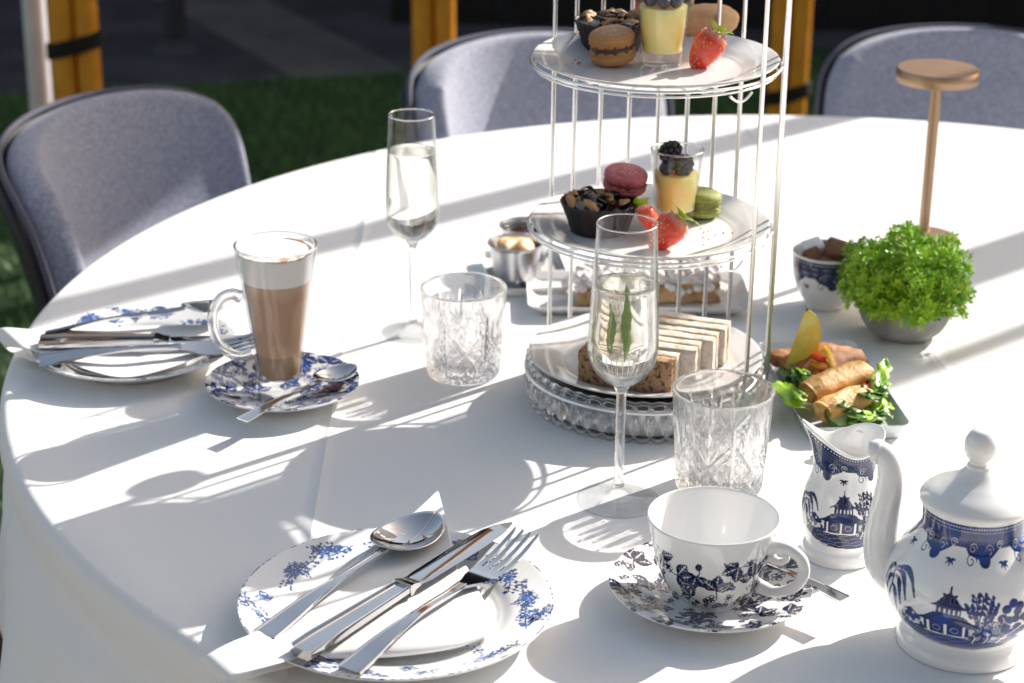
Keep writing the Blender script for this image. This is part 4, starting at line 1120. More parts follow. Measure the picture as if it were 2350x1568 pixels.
mesh('milk_layer', slab(.0212, .0420), M['coffee_low'], lt, sharp=40)
mesh('coffee', slab(.0421, .1130), M['coffee'], lt, sharp=40)
mesh('foam', slab(.1131, .1405, .0012), M['foam'], lt, sharp=40)
mesh('glass_handle', tube([(-.0325, -.002, .0950), (-.0400, -.003, .0985), (-.0500, -.004, .0950), (-.0575, -.005, .0830), (-.0590, -.005, .0680), (-.0545, -.005, .0520), (-.0450, -.004, .0410), (-.0340, -.003, .0370), (-.0245, -.002, .0400)], [.0060, .0052, .0050, .0050, .0050, .0050, .0050, .0052, .0062], 16, 56), M['stemglass'], lt)

# ================================================================== cake stand
SX, SY = .1235, 1.766
TIER = (.042, .175, .326)                                 # rim heights of the three plates
cs = thing('cake_stand', 'silver wire birdcage cake stand on a crystal beaded base', 'cake stand', (SX, SY, TZ + E0))
mesh('base_drum', lathe([(.001, .002), (.098, .002), (.101, .005), (.1015, .0290), (.099, .0302), (.001, .0302)], 96), M['satin_steel'], cs, sharp=40)
def scallop(R, z, r, nb, amp, up):
    n = nb * 8; th = np.linspace(0, 2 * PI, n, endpoint=False); sc_ = np.abs(np.cos(th * nb / 2))
    V = []; ns = 8
    for i in range(n):
        for j in range(ns):
            a = 2 * PI * j / ns; rr = R + r * math.cos(a) + amp * .6 * sc_[i]; V.append((rr * math.cos(th[i]), rr * math.sin(th[i]), z + r * math.sin(a) + up * amp * sc_[i]))
    F = [[i * ns + j, ((i + 1) % n) * ns + j, ((i + 1) % n) * ns + (j + 1) % ns, i * ns + (j + 1) % ns] for i in range(n) for j in range(ns)]
    return np.array(V), F
M['bead'] = solid_glass('bead_crystal', 1.6, .12)
mesh('scalloped_rim', scallop(.1075, .0365, .0022, 46, .0026, 1), M['bead'], cs)
mesh('scalloped_foot', scallop(.1060, .0045, .0020, 46, .0028, -1), M['bead'], cs)
bead = mkmesh('crystal_bead', *lathe([(.0001, .0), (.0030, .0014), (.0052, .0062), (.0046, .0105), (.0026, .0150), (.0019, .0172), (.0030, .0195), (.0022, .0222), (.0001, .0232)], 8), False)
for i in range(46):
    a = 2 * PI * (i + .5) / 46; o = link('crystal_bead', bead, M['bead'], cs); o.location = (.1065 * math.cos(a), .1065 * math.sin(a), .0062); o.rotation_euler = (0, 0, a); o.scale = (1.12, 1.12, 1.24)
# wires
def wire(pts, r=.0016, name='rod', n=8, m=None): return mesh(name, tube(pts, r, n, m), M['chrome'], cs)
RR = .1125; ZT = .52
def rod(deg, r=.0020, dr=0):
    a = math.radians(deg); c, s_ = math.cos(a), math.sin(a)
    R0 = RR + dr
    pts = [(R0 * c, R0 * s_, .024), (R0 * c, R0 * s_, ZT)]
    dome = [(R0 * math.cos(q) * c, R0 * math.cos(q) * s_, ZT + .13 * math.sin(q)) for q in np.linspace(.12, 1.52, 12)]
    wire(pts + dome, r)
for d_ in (141.5, 127, 112.5, 98, 84, 70, 56, 41.5): rod(d_)
rod(-40, .0021); rod(-8, .0022); rod(3, .0021, .003)
def ring(R, z, r=.0016, name='ring', tilt=0):
    th = np.linspace(0, 2 * PI, 97); mesh(name, tube(np.c_[R * np.cos(th), R * np.sin(th), z + 0 * th], r, 8, cap=False), M['chrome'], cs)
for zt in TIER[1:]:
    ring(.1100, zt - .0055, .0014); ring(.1065, zt - .0105, .0011); ring(.060, zt - .0178, .0015, 'support_ring')
    for q in range(4):
        a = math.radians(30 + 90 * q); wire([(.060 * math.cos(a), .060 * math.sin(a), zt - .0178), (.085 * math.cos(a), .085 * math.sin(a), zt - .0165), (.110 * math.cos(a), .110 * math.sin(a), zt - .0055)], .0012, 'spoke', 8, 10)
    a0 = math.radians(-52); th = np.linspace(-.12, .12, 14)     # small wire loop hanging on the ring
    wire([(.109 * math.cos(a0 + q), .109 * math.sin(a0 + q), zt - .0125 - .0065 * math.cos(q / .12 * PI / 2)) for q in th], .0011, 'loop')
ring(.1125, ZT, .0018); ring(.1105, .030, .0018)
th = np.linspace(-PI / 2, 1.5 * PI, 25); wire([(.016 * math.cos(q), 0, ZT + .145 + .016 * math.sin(q)) for q in th], .002, 'lifting_ring')
PROF_TIER = [(0, .0045), (.070, .0045), (.078, .0060), (.088, .0100), (.1045, .0152), (.1078, .0158), (.1082, .0150), (.105, .0128), (.084, .0050), (.066, .0006), (.062, 0), (.055, 0), (.05, .0016), (0, .0016)]
tier_lab = ('white round plate of finger sandwiches on the crystal base', 'white round plate carrying the pink and green macarons', 'white round plate carrying the brown macaron, up in the cage')
tier_mat = M['plate_white']; tier_me = None
for zt, lb in zip(TIER, tier_lab):
    p = thing('round_plate', lb, 'plate', (SX, SY, TZ + E0 + zt - .0158 + (.0045 if zt < .1 else 0)))
    if tier_me is None:
        o = dish('plate_body', PROF_TIER, 128, tier_mat, p, None, .003, 7); tier_me = o.data
    else: link('plate_body', tier_me, tier_mat, p)
SURF = [z - .0158 + .0045 + .0006 for z in TIER]; SURF[0] += .0045

# ------------------------------------------------------------------ sweet things
def macaron(px, py, z, r, mat, fill, label, tilt=(0, 0), hz=1.0):
    p = at(px, py, z); m = thing('macaron', label, 'macaron', mw=Matrix.Translation((p.x, p.y, TZ + z + .0008)) @ Rx(tilt[0]) @ Ry(tilt[1]))
    rr = random.Random(int(px)); n = 72
    def shell(z0, z1, flip):
        # foot (ruffled) then dome, from the filling outwards
        pr0 = [(.0001, 0), (.92, 0), (.97, .05), (.99, .13), (.985, .20), (.945, .27), (.935, .29), (.985, .32), (1.0, .40), (.985, .54), (.90, .74), (.70, .90), (.40, .975), (.0001, 1.0)]
        V, F = lathe(np.array(pr0), n)
        V = V.copy(); th = np.arctan2(V[:, 1], V[:, 0]); foot = np.exp(-((V[:, 2] - .12) / .10) ** 2) * (np.hypot(V[:, 0], V[:, 1]) > .8)
        ruf = 1 + foot * (-.03 + .05 * np.sin(th * 17 + 1.7 * np.sin(th * 5)) + .055 * np.sin(th * 31 + V[:, 2] * 40))
        V[:, 0] *= ruf * r; V[:, 1] *= ruf * r; V[:, 2] = z0 + (z1 - z0) * V[:, 2]
        return V, F
    h = .0205 * r / .02 * hz
    mesh('lower_shell', shell(h * .445, 0, True), mat, m); mesh('upper_shell', shell(h * .555, h, False), mat, m)
    V, F = lathe(resample([(.0001, h * .36), (r * .88, h * .37), (r * .93, h * .44), (r * .94, h * .52), (r * .92, h * .6), (r * .86, h * .63), (.0001, h * .64)], 16), 48)
    V = V.copy(); th = np.arctan2(V[:, 1], V[:, 0]); k = 1 + .025 * np.sin(th * 7) + .02 * np.sin(th * 13 + 1); V[:, 0] *= k; V[:, 1] *= k
    mesh('filling', (V, F), fill, m); return m
def tart(px, py, z, label, rt=.0335, rb=.0245, h=.0245, seed=1):
    p = at(px, py, z); t = thing('chocolate_tart', label, 'tart', (p.x, p.y, TZ + z + .0006), .3)
    n = 140; prof = np.array(resample([(.0001, 0), (rb, 0), (rb + .001, .001), ((rb + rt) / 2, h * .5), (rt, h), (rt - .0006, h + .0008), (rt - .0022, h - .0006), (rt - .003, h - .004), (.0001, h - .0045)], 40))
    V, F = lathe(prof, n); V = V.copy(); th = np.arctan2(V[:, 1], V[:, 0]); rad = np.hypot(V[:, 0], V[:, 1])
    k = 1 + (rad > rb * .9) * .035 * np.abs(np.sin(th * 14)) * np.clip(V[:, 2] / h, .2, 1)
    V[:, 0] *= k; V[:, 1] *= k
    mesh('pastry_shell', (V, F), M['choc'], t)
    mesh('filling', lathe(resample([(.0001, h - .004), (rt - .0036, h - .0035), (rt - .006, h - .0012), (rt * .5, h + .001), (.0001, h + .002)], 20), 48), M['choc_fill'], t)
    rr = random.Random(seed)
    fl = mkmesh('almond_flake', *grid(lambda u, v: ((u - .5) * .017, (v - .5) * .0085 * np.sin(np.clip(u * .96 + .02, 0, 1) * PI) ** .7, .0022 * np.cos((u - .5) * 4) + .001 * np.sin(v * 5)), 12, 6))
    for i in range(16):
        a = 2 * PI * i / 16 + rr.uniform(-.2, .2); q = rt * (rr.uniform(.55, .86) if i % 3 else rr.uniform(.1, .4))
        o = link('almond_flake', fl, M['almond'], t); o.location = (q * math.cos(a), q * math.sin(a), h + rr.uniform(.001, .004)); o.rotation_euler = (rr.uniform(-.8, .8), rr.uniform(-.7, .7), a + PI / 2 + rr.uniform(-.5, .5))
        o.scale = (rr.uniform(.75, 1.15),) * 3
    for i in range(7):
        a = rr.uniform(0, 6.28); q = rt * rr.uniform(0, .55); o = mesh('chocolate_shard', grid(lambda u, v: ((u - .5) * .014, (v - .5) * .010, .003 * np.sin(u * 3)), 6, 5), M['choc_fill'], t, loc=(q * math.cos(a), q * math.sin(a), h + .003), rot=(rr.uniform(-.6, .6), rr.uniform(-.6, .6), a)); solid(o, .0012)
    return t
def posset(px, py, z, label, hh, level, k=1.0):
    p = at(px, py, z); g = thing('dessert_glass', label, 'glass', (p.x, p.y, TZ + z + .0006))
    ro = lambda zz: (.0180 + (.0245 - .0180) * zz / .068)
    outw = [(ro(q), q) for q in np.linspace(.0008, hh, 14)]
    mesh('glass_wall', lathe(np.array([(.0001, 0), (.0174, 0)] + outw + [(outw[-1][0] - .0004, hh + .0006), (outw[-1][0] - .0012, hh + .0004)] + [(r - .0015, q) for r, q in outw[::-1] if q > .0115] + [(.0160, .0115), (.0001, .0112)]) * k, 64), M['glass'], g)
    th_ = np.linspace(0, 2 * PI, 65); mesh('rim', tube(np.c_[(ro(hh) - .0007) * np.cos(th_), (ro(hh) - .0007) * np.sin(th_), hh + 0 * th_] * k, .001 * k, 8, cap=False), M['stemglass'], g)
    cw = [(ro(q) - .0018, q) for q in np.linspace(.0122, level, 12)]
    mesh('custard', lathe(np.array([(.0001, .0120)] + cw + [(cw[-1][0] * .6, level - .0003), (.0001, level - .0004)]) * k, 64), M['custard'], g, sharp=40)
    return g, p
def blackberry(loc, r, label, rot=(0, 0, 0), s=1.0):
    b = thing('blackberry', label, 'blackberry', loc); b.rotation_euler = rot
    parts = []; rr = random.Random(int(loc[0] * 1e4))
    for lv, (ph, nn) in enumerate(((.25, 1), (.7, 6), (1.15, 9), (1.6, 10), (2.05, 9), (2.5, 6))):
        for i in range(nn):
            a = 2 * PI * (i + .5 * (lv % 2)) / nn; parts.append(tf(ico(r * .30, 8, 6), T(r * .82 * math.sin(ph) * math.cos(a), r * .82 * math.sin(ph) * math.sin(a), r * 1.05 * math.cos(ph) * 1.1)))
    mesh('drupelets', join(*parts), M['berry_dark'], b); return b
def blueberry(loc, r, label):
    b = thing('blueberry', label, 'blueberry', loc, 0); b.rotation_euler = (random.uniform(-.6, .6), random.uniform(-.6, .6), 0)
    mesh('skin', lathe(resample([(.0001, -r * .9), (r * .6, -r * .75), (r, 0), (r * .75, r * .68), (r * .42, r * .84), (r * .36, r * .92), (r * .26, r * .78), (.0001, r * .72)], 26), 28), M['berry_blue'], b); return b
def strawberry(p, rot, label, s=1.0, leaves=4, cut=True):
    b = thing('strawberry', label, 'strawberry', mw=Matrix.Translation(p) @ rot @ Matrix.Scale(s, 4))
    prof = resample([(.0001, -.0175), (.0042, -.0155), (.0090, -.0080), (.0125, .0030), (.0128, .0100), (.0095, .0160), (.0040, .0178), (.0001, .0180)], 40)
    n = 40; th = np.linspace(-.12, PI + .12, n); V = []; F = []
    for r, x in prof:
        for a in th: V.append((x, r * math.cos(a), r * math.sin(a) * (.95)))
    for i in range(len(prof) - 1):
        for j in range(n - 1): F.append([i * n + j, i * n + j + 1, (i + 1) * n + j + 1, (i + 1) * n + j])
    k = len(V)
    for r, x in prof: V.append((x, 0, -.0006))
    for i in range(len(prof) - 1): F += [[i * n, (i + 1) * n, k + i + 1, k + i], [i * n + n - 1, k + i, k + i + 1, (i + 1) * n + n - 1]]
    body = mesh('flesh', (np.array(V), F), M['strawberry'], b, sharp=60)
    seeds = []; rr = random.Random(4)
    for i in range(46):
        q = rr.uniform(.12, .88); r, x = prof[int(q * 39)]; a = rr.uniform(.1, PI - .1)
        seeds.append(tf(ico(.00075, 6, 5), T(x, r * math.cos(a), r * math.sin(a) * .95) @ S(1.5, .8, .8)))
    M.setdefault('seed', PM('strawberry_seed', (.62, .40, .10), rough=.4)); mesh('seeds', join(*seeds), M['seed'], body)
    for i in range(leaves):
        a = PI * (i + .5) / leaves; L = .0135 + .003 * math.sin(i * 5)
        def fn(u, v, a=a, L=L): 
            w = .0034 * np.sin(np.clip(u, .02, .98) * PI) ** .8
            x = .0165 + u * L * (.55 - .5 * u) + .002; rad = .002 + u * L * .9
            return x + .004 * u, rad * math.cos(a) - (v - .5) * 2 * w * math.sin(a), rad * math.sin(a) + (v - .5) * 2 * w * math.cos(a)
        o = mesh('calyx_leaf', grid(fn, 10, 5), M['leaf'], b); solid(o, .0006)
    return b
z1, z2, z0 = SURF[1], SURF[2], SURF[0]
# middle tier
tart(1375, 528, z1, 'chocolate tart with almond flakes touching the pink macaron', .0350, .0255, .027, 3)
macaron(1431, 443, z1 + .0275, .0200, M['mac_pink'], M['fill_pink'], 'sugar-dusted pink macaron leaning on the lower chocolate tart', (.12, .10), 1.18)
g, p = posset(1548, 508, z1, 'small glass of yellow custard topped with blackberries', .068, .046)
gz = TZ + z1 + .0006
blackberry((p.x - .007, p.y - .003, gz + .067), .0088, 'blackberry standing above the rim of the custard glass', (.5, .9, .2))
blackberry((p.x + .006, p.y - .005, gz + .054), .0085, 'blackberry sunk in the glass on the lower custard', (.2, .3, 0))
for i, (dx, dy, dz) in enumerate(((-.010, -.006, .0515), (.002, .009, .053), (-.007, .008, .054))):
    blueberry((p.x + dx, p.y + dy, gz + dz), .0066, 'blueberry beneath the blackberries in the custard glass')['group'] = 'blueberries under the blackberries'
macaron(1606, 497, z1, .0185, M['mac_green'], M['fill_green'], 'pale green macaron behind the custard glass', (.0, .06), 1.35)
def srot(px, up): return None
camside = Matrix.Rotation(0, 4, 'Z')
def berry_at(px, py, z, tilt, yaw, roll): 
    p = at(px, py, z); return Vector((p.x, p.y, TZ + z)), Rz(yaw) @ Ry(-tilt) @ Rx(roll)
q = berry_at(1527, 537, z1 + .013, .85, .15, 1.15); strawberry(q[0], q[1], 'halved strawberry with green leaves in front of the lower custard glass', 1.12, 5)
q = berry_at(1487, 517, z1 + .012, .75, 2.2, .6); strawberry(q[0], q[1], 'pale-shouldered strawberry half between tart and custard glass', 1.0, 4)
# top tier
tart(1402, 112, z2, 'chocolate tart with almond flakes behind the brown macaron', .0330, .0250, .026, 9)
macaron(1408, 148, z2, .0205, M['mac_brown'], M['fill_brown'], 'caramel brown macaron dusted with icing sugar', (.05, -.10), 1.55)
g, p = posset(1518, 148, z2, 'small glass of yellow custard topped with blueberries', .068, .052)
gz = TZ + z2 + .0006
for i, (dx, dy) in enumerate(((-.012, -.004), (-.001, -.013), (.010, -.009), (.012, .004), (.0, .003), (-.008, .010), (.006, .013))):
    blueberry((p.x + dx, p.y + dy, gz + .0575), .0062, 'blueberry floating on the custard of the upper glass')['group'] = 'blueberries on the upper custard'
macaron(1452, 62, z2, .0200, M['mac_red'], M['fill_pink'], 'dark red macaron standing on edge behind the upper custard glass', (.0, 1.2), 1.3).location.z += .022
def madeleine(px, py, z, yaw, label):
    p = at(px, py, z); b = thing('madeleine', label, 'cake', (p.x, p.y, TZ + z + .0006), yaw)
    def fn(u, v):
        a = u * 2 * PI; t = v * PI; x = -np.cos(t) * .034; r = np.sin(t) ** .72
        cz = np.cos(a); top = cz > 0
        rib = 1 + .035 * np.cos(np.sin(a) * 22) * (~top)
        return x * (1 + .05 * cz), .019 * r * np.sin(a) * rib, .016 + np.where(top, .017, .015) * r * cz * rib
    V, F = grid(fn, 60, 30); V = np.array(V); V += .0006 * vnoise(V, 420, 3)[:, None]
    mesh('sponge', (V, F[:, ::-1].copy()), M['madeleine'], b); return b
madeleine(1612, 92, z2, .35, 'golden shell-shaped sponge cake beside the upper custard glass')
q = berry_at(1617, 118, z2 + .014, 1.0, .35, 1.35); strawberry(q[0], q[1], 'halved strawberry with one upright green leaf by the sponge cake', 1.12, 3)
# crumbs on the plates
crumb = mkmesh('crumb', *ico(.0008, 6, 5))
M['crumb_pink'] = PM('pink_crumb', (.35, .04, .06), rough=.7)
cl = []
for i in range(16): pp_ = at(1640 + rng.normal(0, 34), 548 + rng.normal(0, 9), z1); cl.append(tf(ico(rng.uniform(.0004, .0008), 6, 5), T(pp_.x, pp_.y, TZ + z1 + .0008)))
for i in range(10): pp_ = at(1325 + rng.normal(0, 14), 142 + rng.normal(0, 7), z2); cl.append(tf(ico(rng.uniform(.0004, .0008), 6, 5), T(pp_.x, pp_.y, TZ + z2 + .0012)))
tag(mesh('crumbs', join(*cl), M['crumb_pink']), 'scattered dark pink sugar crumbs on the cake plates', 'crumbs', kind='stuff')

# ------------------------------------------------------------------ sandwiches on the bottom plate
def rough_box(x0, x1, y0, y1, z0, z1, amp, seed, nx=10, b=.002):
    V, F = box(x0, x1, y0, y1, z0, z1, b)
    return V, F
def slab_mesh(L, D, Hh, amp, seed):
    """bread slab: box grid with rounded, slightly uneven faces"""
    nx, ny, nz = 16, 4, 8
    pts = {}; V = []; F = []
    def vid(i, j, k):
        if (i, j, k) not in pts:
            x, y, z = i / nx * 2 - 1, j / ny * 2 - 1, k / nz * 2 - 1
            pts[(i, j, k)] = len(V); V.append((x, y, z))
        return pts[(i, j, k)]
    for i in range(nx):
        for k in range(nz):
            F.append([vid(i, 0, k), vid(i + 1, 0, k), vid(i + 1, 0, k + 1), vid(i, 0, k + 1)]); F.append([vid(i, ny, k), vid(i, ny, k + 1), vid(i + 1, ny, k + 1), vid(i + 1, ny, k)])
        for j in range(ny):
            F.append([vid(i, j, 0), vid(i, j + 1, 0), vid(i + 1, j + 1, 0), vid(i + 1, j, 0)]); F.append([vid(i, j, nz), vid(i + 1, j, nz), vid(i + 1, j + 1, nz), vid(i, j + 1, nz)])
    for j in range(ny):
        for k in range(nz):
            F.append([vid(0, j, k), vid(0, j, k + 1), vid(0, j + 1, k + 1), vid(0, j + 1, k)]); F.append([vid(nx, j, k), vid(nx, j + 1, k), vid(nx, j + 1, k + 1), vid(nx, j, k + 1)])
    V = np.array(V); P = V * [L / 2, D / 2, Hh / 2]
    rr_ = .12; P *= (1 - rr_ * .35 * ((np.abs(V) ** 6).sum(1) > 1.5)[:, None] * [.02, .12, .06])
    nrm = P / np.linalg.norm(P, axis=1)[:, None]
    P += nrm * (vnoise(P, 260, seed) * amp)[:, None]
    P[:, 2] += Hh / 2
    P[:, 2] = np.maximum(P[:, 2], 0)
    return P, F
A0, A1 = P3(1325, 880, z0), P3(1538, 912, z0); dx_ = (A1 - A0)[:2]; ang = math.atan2(dx_[1], dx_[0]); Ls = float(np.linalg.norm(dx_))
ey = np.array([-math.sin(ang), math.cos(ang)]); ex = np.array([math.cos(ang), math.sin(ang)])
mid = (A0 + A1)[:2] / 2
def sandwich(off_y, off_x, L, H_, breads, label, seed, lay=(.0115, .0050, .0115), yaw=0.0):
    c = mid + ey * off_y + ex * off_x
    s = thing('finger_sandwich', label, 'sandwich', (c[0], c[1], TZ + z0 + .0006), ang + yaw)
    y = 0
    for i, (d_, mt) in enumerate(zip(lay, (breads[0], M['fill_sand'], breads[1]))):
        h = H_ * (1 if i != 1 else .985); l = L * (1 if i != 1 else .985)
        mesh('filling' if i == 1 else 'bread_slice', slab_mesh(l, d_ * (1.25 if i == 1 else 1), h, .0009 if i != 1 else .0014, seed + i), mt, s, loc=(0, y + d_ / 2, 0)); y += d_
    return s
sandwich(.000, 0, Ls, .0315, (M['bread_brown'], M['bread_white']), 'finger sandwich with seeded brown bread on its open side', 3, (.0130, .0035, .0115))
sandwich(.0300, .012, Ls * 1.02, .0335, (M['bread_white'], M['bread_white']), 'white finger sandwich directly behind the seeded brown one', 13, (.0118, .0032, .0115), .03)
sandwich(.0578, .022, Ls * 1.0, .0345, (M['bread_white'], M['bread_white']), 'white finger sandwich between two other white ones', 23, (.0118, .0032, .0115), .02)
sandwich(.0855, .028, Ls * .95, .0360, (M['bread_white'], M['bread_white']), 'white finger sandwich at the far side of its plate', 33, (.0115, .0035, .0110), .03)

# ------------------------------------------------------------------ pastry plate behind the stand
def tray(name, label, cx, cy, hx, hy, rz, mat, h=.014):
    t = thing(name, label, 'plate', (cx, cy, TZ + E0), rz)
    def rrect(sx, sy, rad, n=6):
        out = []
        for qx, qy, a0 in ((1, 1, 0), (-1, 1, 90), (-1, -1, 180), (1, -1, 270)):
            for k in range(n):
                a = math.radians(a0 + 90 * k / (n - 1)); out.append((qx * (sx - rad) + rad * math.cos(a), qy * (sy - rad) + rad * math.sin(a)))
        return out
    rings = [(.70, .002, .004), (.80, .0, .006), (.86, .0, .006), (1.0, h - .002, .010), (1.01, h, .010), (.985, h - .0008, .010), (.93, .0062, .008), (.88, .0042, .008), (.5, .004, .006)]
    V = []; F = []
    for s_, z, rad in rings:
        V += [(x, y, z) for x, y in rrect(hx - (1 - s_) * hx * .9, hy - (1 - s_) * hx * .9, rad)]
    n = 24
    for i in range(len(rings) - 1):
        for j in range(n): F.append([i * n + j, i * n + (j + 1) % n, (i + 1) * n + (j + 1) % n, (i + 1) * n + j])
    F.append(list(range(n))[::-1]); F.append([(len(rings) - 1) * n + j for j in range(n)])
    mesh('plate_body', (np.array(V), F), mat, t, sharp=50); return t
c = at(1462, 672, .01)
tray('rectangular_plate', 'white rectangular plate of iced pastry behind the cake stand', c.x, c.y, .115, .056, .02, M['porcelain'])
def pastry(px, py, L, D, H_, yaw, label, seed):
    p = at(px, py, .006); t = thing('iced_pastry', label, 'pastry', (p.x, p.y, TZ + .0056), yaw)
    P, F = slab_mesh(L, D, H_ * .55, .0040, seed); mesh('pastry_base', (P, F), M['crust'], t)
    rr_ = random.Random(seed); bl = []
    P, F = slab_mesh(L * .97, D * .95, H_ * .25, .002, seed + 1); bl.append((P + [0, 0, H_ * .55], F))
    for i in range(210):
        x, y = rr_.uniform(-.52, .52) * L, rr_.uniform(-.56, .54) * D; q = rr_.uniform(.0025, .0062); V, Fq = ico(q, 9, 7); V = np.array(V) * (1 + .18 * vnoise(np.array(V), 900, i))[:, None]
        bl.append((V * [1, 1, .8] + [x, y, H_ * (.74 + .2 * rr_.random() - .5 * (x / L) ** 2 * .6 - (rr_.uniform(0, .5) if y < -.45 * D else 0))], Fq))
    mesh('sugar_topping', join(*bl), M['icing'], t)
    return t
pastry(1552, 672, .082, .060, .036, .10, 'iced fruit pastry slice seen through the cage rods', 5)
pastry(1400, 683, .066, .060, .034, -.12, 'iced pastry slice half hidden behind the front flute', 8)

# ------------------------------------------------------------------ sauce cups
def sauce_cup(px, py, label, fillmat, lump):
    p = at(px, py, .008); t = thing('sauce_cup', label, 'cup', (p.x, p.y, TZ + .0072))
    mesh('metal_cup', lathe(resample([(.0001, .0), (.0195, .0), (.0205, .002), (.0245, .022), (.0282, .0435), (.0300, .0450), (.0298, .0460), (.0275, .0450), (.0235, .022), (.0195, .0030), (.0001, .0025)], 50), 64), M['satin_steel'], t, sharp=50)
    V, F = lathe(resample([(.0001, .024), (.0215, .024), (.0240, .036), (.018, .040 + lump), (.008, .041 + lump * 1.3), (.0001, .0415 + lump)], 28), 48)
    V = np.array(V); V[:, 2] += lump * .9 * vnoise(V, 190, 4) * (V[:, 2] > .03); mesh('contents', (V, F), fillmat, t); return t
c = at(1195, 640, .004)
tray('small_dish', 'small white square dish under two steel sauce cups', c.x + .004, c.y + .012, .044, .062, .12, M['porcelain'], .011)
sauce_cup(1182, 648, 'steel cup heaped with cream, nearer the cut tumbler', M['cream'], .0055)
sauce_cup(1207, 606, 'steel cup of dark jam behind the cream cup', M['jam'], .0)

# ------------------------------------------------------------------ sugar bowl
SB = at(1893, 700)
sbw = thing('sugar_bowl', 'white sugar bowl with dark blue printed band, filled with sugar lumps', 'bowl', (SB.x, SB.y, TZ + E0))
pr_ = np.vstack([[(.0001, .0015), (.017, .0015)], resample([(.0175, .0), (.0205, .0), (.0215, .004), (.0275, .0120), (.0335, .0250), (.0366, .0420), (.0376, .0590)], 70), resample([(.0376, .0590), (.0370, .0600), (.0362, .0592), (.035, .044), (.030, .022), (.016, .008), (.0001, .0065)], 30)[1:]])
nA = 220; V, F = lathe(pr_, nA); th = np.tile(np.linspace(-PI, PI, nA, endpoint=False), len(pr_)); zz = np.repeat(pr_[:, 1], nA) * 1000
A = Art(-PI * 36, PI * 36, 0, 62, .35); neck_band(A, -PI * 36, PI * 36, 26, 57, 3)
mesh('bowl_body', (V, F), M['ink_willow'], sbw, attr={'print': np.clip(A.sample(th * 36, zz) * (np.repeat(np.arange(len(pr_)), nA) < 72), 0, 1)})
rr = random.Random(2)
lump_w = mkmesh('sugar_lump', *box(-.0085, .0085, -.0085, .0085, -.0085, .0085, .002))
for i, (dx, dy, dz, brown, sz) in enumerate(((-.014, .008, .052, 0, 1.25), (-.018, -.008, .050, 1, 1.0), (.006, -.004, .055, 1, 1.3), (.004, .016, .050, 1, 1.0), (-.004, -.018, .045, 1, .95), (.019, -.012, .046, 0, .9), (.020, .006, .047, 1, 1.0), (-.002, .002, .034, 1, 1.1), (.012, .010, .034, 0, 1.0), (-.012, -.004, .034, 0, 1))):
    o = link('sugar_lump', lump_w if False else mkmesh('sugar_lump', *box(-.0085, .0085, -.0085, .0085, -.0085, .0085, .002)), M['sugar_brown' if brown else 'sugar_white'])
    o.location = (SB.x + dx, SB.y + dy, TZ + dz + .005); o.rotation_euler = (rr.uniform(0, 3), rr.uniform(0, 3), rr.uniform(0, 3)); o.scale = (sz,) * 3
    tag(o, 'brown sugar lump heaped in the printed bowl' if brown else 'white sugar lump heaped in the printed bowl', 'sugar lump', 'brown sugar lumps' if brown else 'white sugar lumps')

# ------------------------------------------------------------------ potted plant
PT = at(2072, 766)
pl = thing('potted_plant', 'bushy bright green plant in a round grey concrete pot', 'plant', (PT.x, PT.y, TZ + E0))
mesh('pot', lathe(resample([(.0001, 0), (.028, .0), (.031, .0015), (.0405, .0110), (.0465, .0260), (.0455, .0420), (.0410, .0520), (.0385, .0520), (.0385, .047), (.0001, .046)], 60), 64), M['concrete'], pl)
# sprigs of small leaves through a dome
lv = []; fc = []; k0 = 0; rg = np.random.default_rng(5)
nsp = 3000
for i in range(nsp):
    d = rg.normal(size=3); d[2] = abs(d[2]) * 1.0 - .28; d /= np.linalg.norm(d)
    rad = rg.uniform(.35, 1.0) ** .5 * (1 + .10 * math.sin(d[0] * 9 + 2) + .06 * math.sin(d[1] * 11 + d[2] * 8))
    base = np.array([0, 0, .046]) + d * np.array([.066, .066, .062]) * rad
    if base[2] < .034 + .006 * math.sin(i): continue
    ax = d + rg.normal(size=3) * .35; ax[2] += .25; ax /= np.linalg.norm(ax)
    u = np.cross(ax, rg.normal(size=3)); u /= np.linalg.norm(u); w = np.cross(ax, u)
    for q in range(5):
        a = q * 1.2566 + rg.uniform(-.2, .2); out = math.cos(a) * u + math.sin(a) * w
        L = rg.uniform(.0042, .0066); dirn = ax * .55 + out * .85; dirn /= np.linalg.norm(dirn); sd = np.cross(dirn, ax); sd /= np.linalg.norm(sd) + 1e-9
        wd = L * .28; b0 = base + out * .0008
        lv += [b0, b0 + dirn * L * .5 + sd * wd, b0 + dirn * L + ax * .0008, b0 + dirn * L * .5 - sd * wd]; fc.append((k0, k0 + 1, k0 + 2, k0 + 3)); k0 += 4
fo = mesh('foliage', (np.array(lv), np.array(fc)), M['leaf'], pl, smooth=False); fo['kind'] = 'stuff'
st = []
for i in range(60):
    a = rg.uniform(0, 6.28); q = rg.uniform(0, .03); e = rg.normal(size=3) * .008; st.append(tube([(q * math.cos(a), q * math.sin(a), .045), (q * math.cos(a) * 1.6, q * math.sin(a) * 1.6, .065), (e[0] + q * math.cos(a) * 1.6, e[1] + q * math.sin(a) * 1.6, .08)], .0007, 5))
o = mesh('stems', join(*st), M['leaf_dark'], pl); o['kind'] = 'stuff'

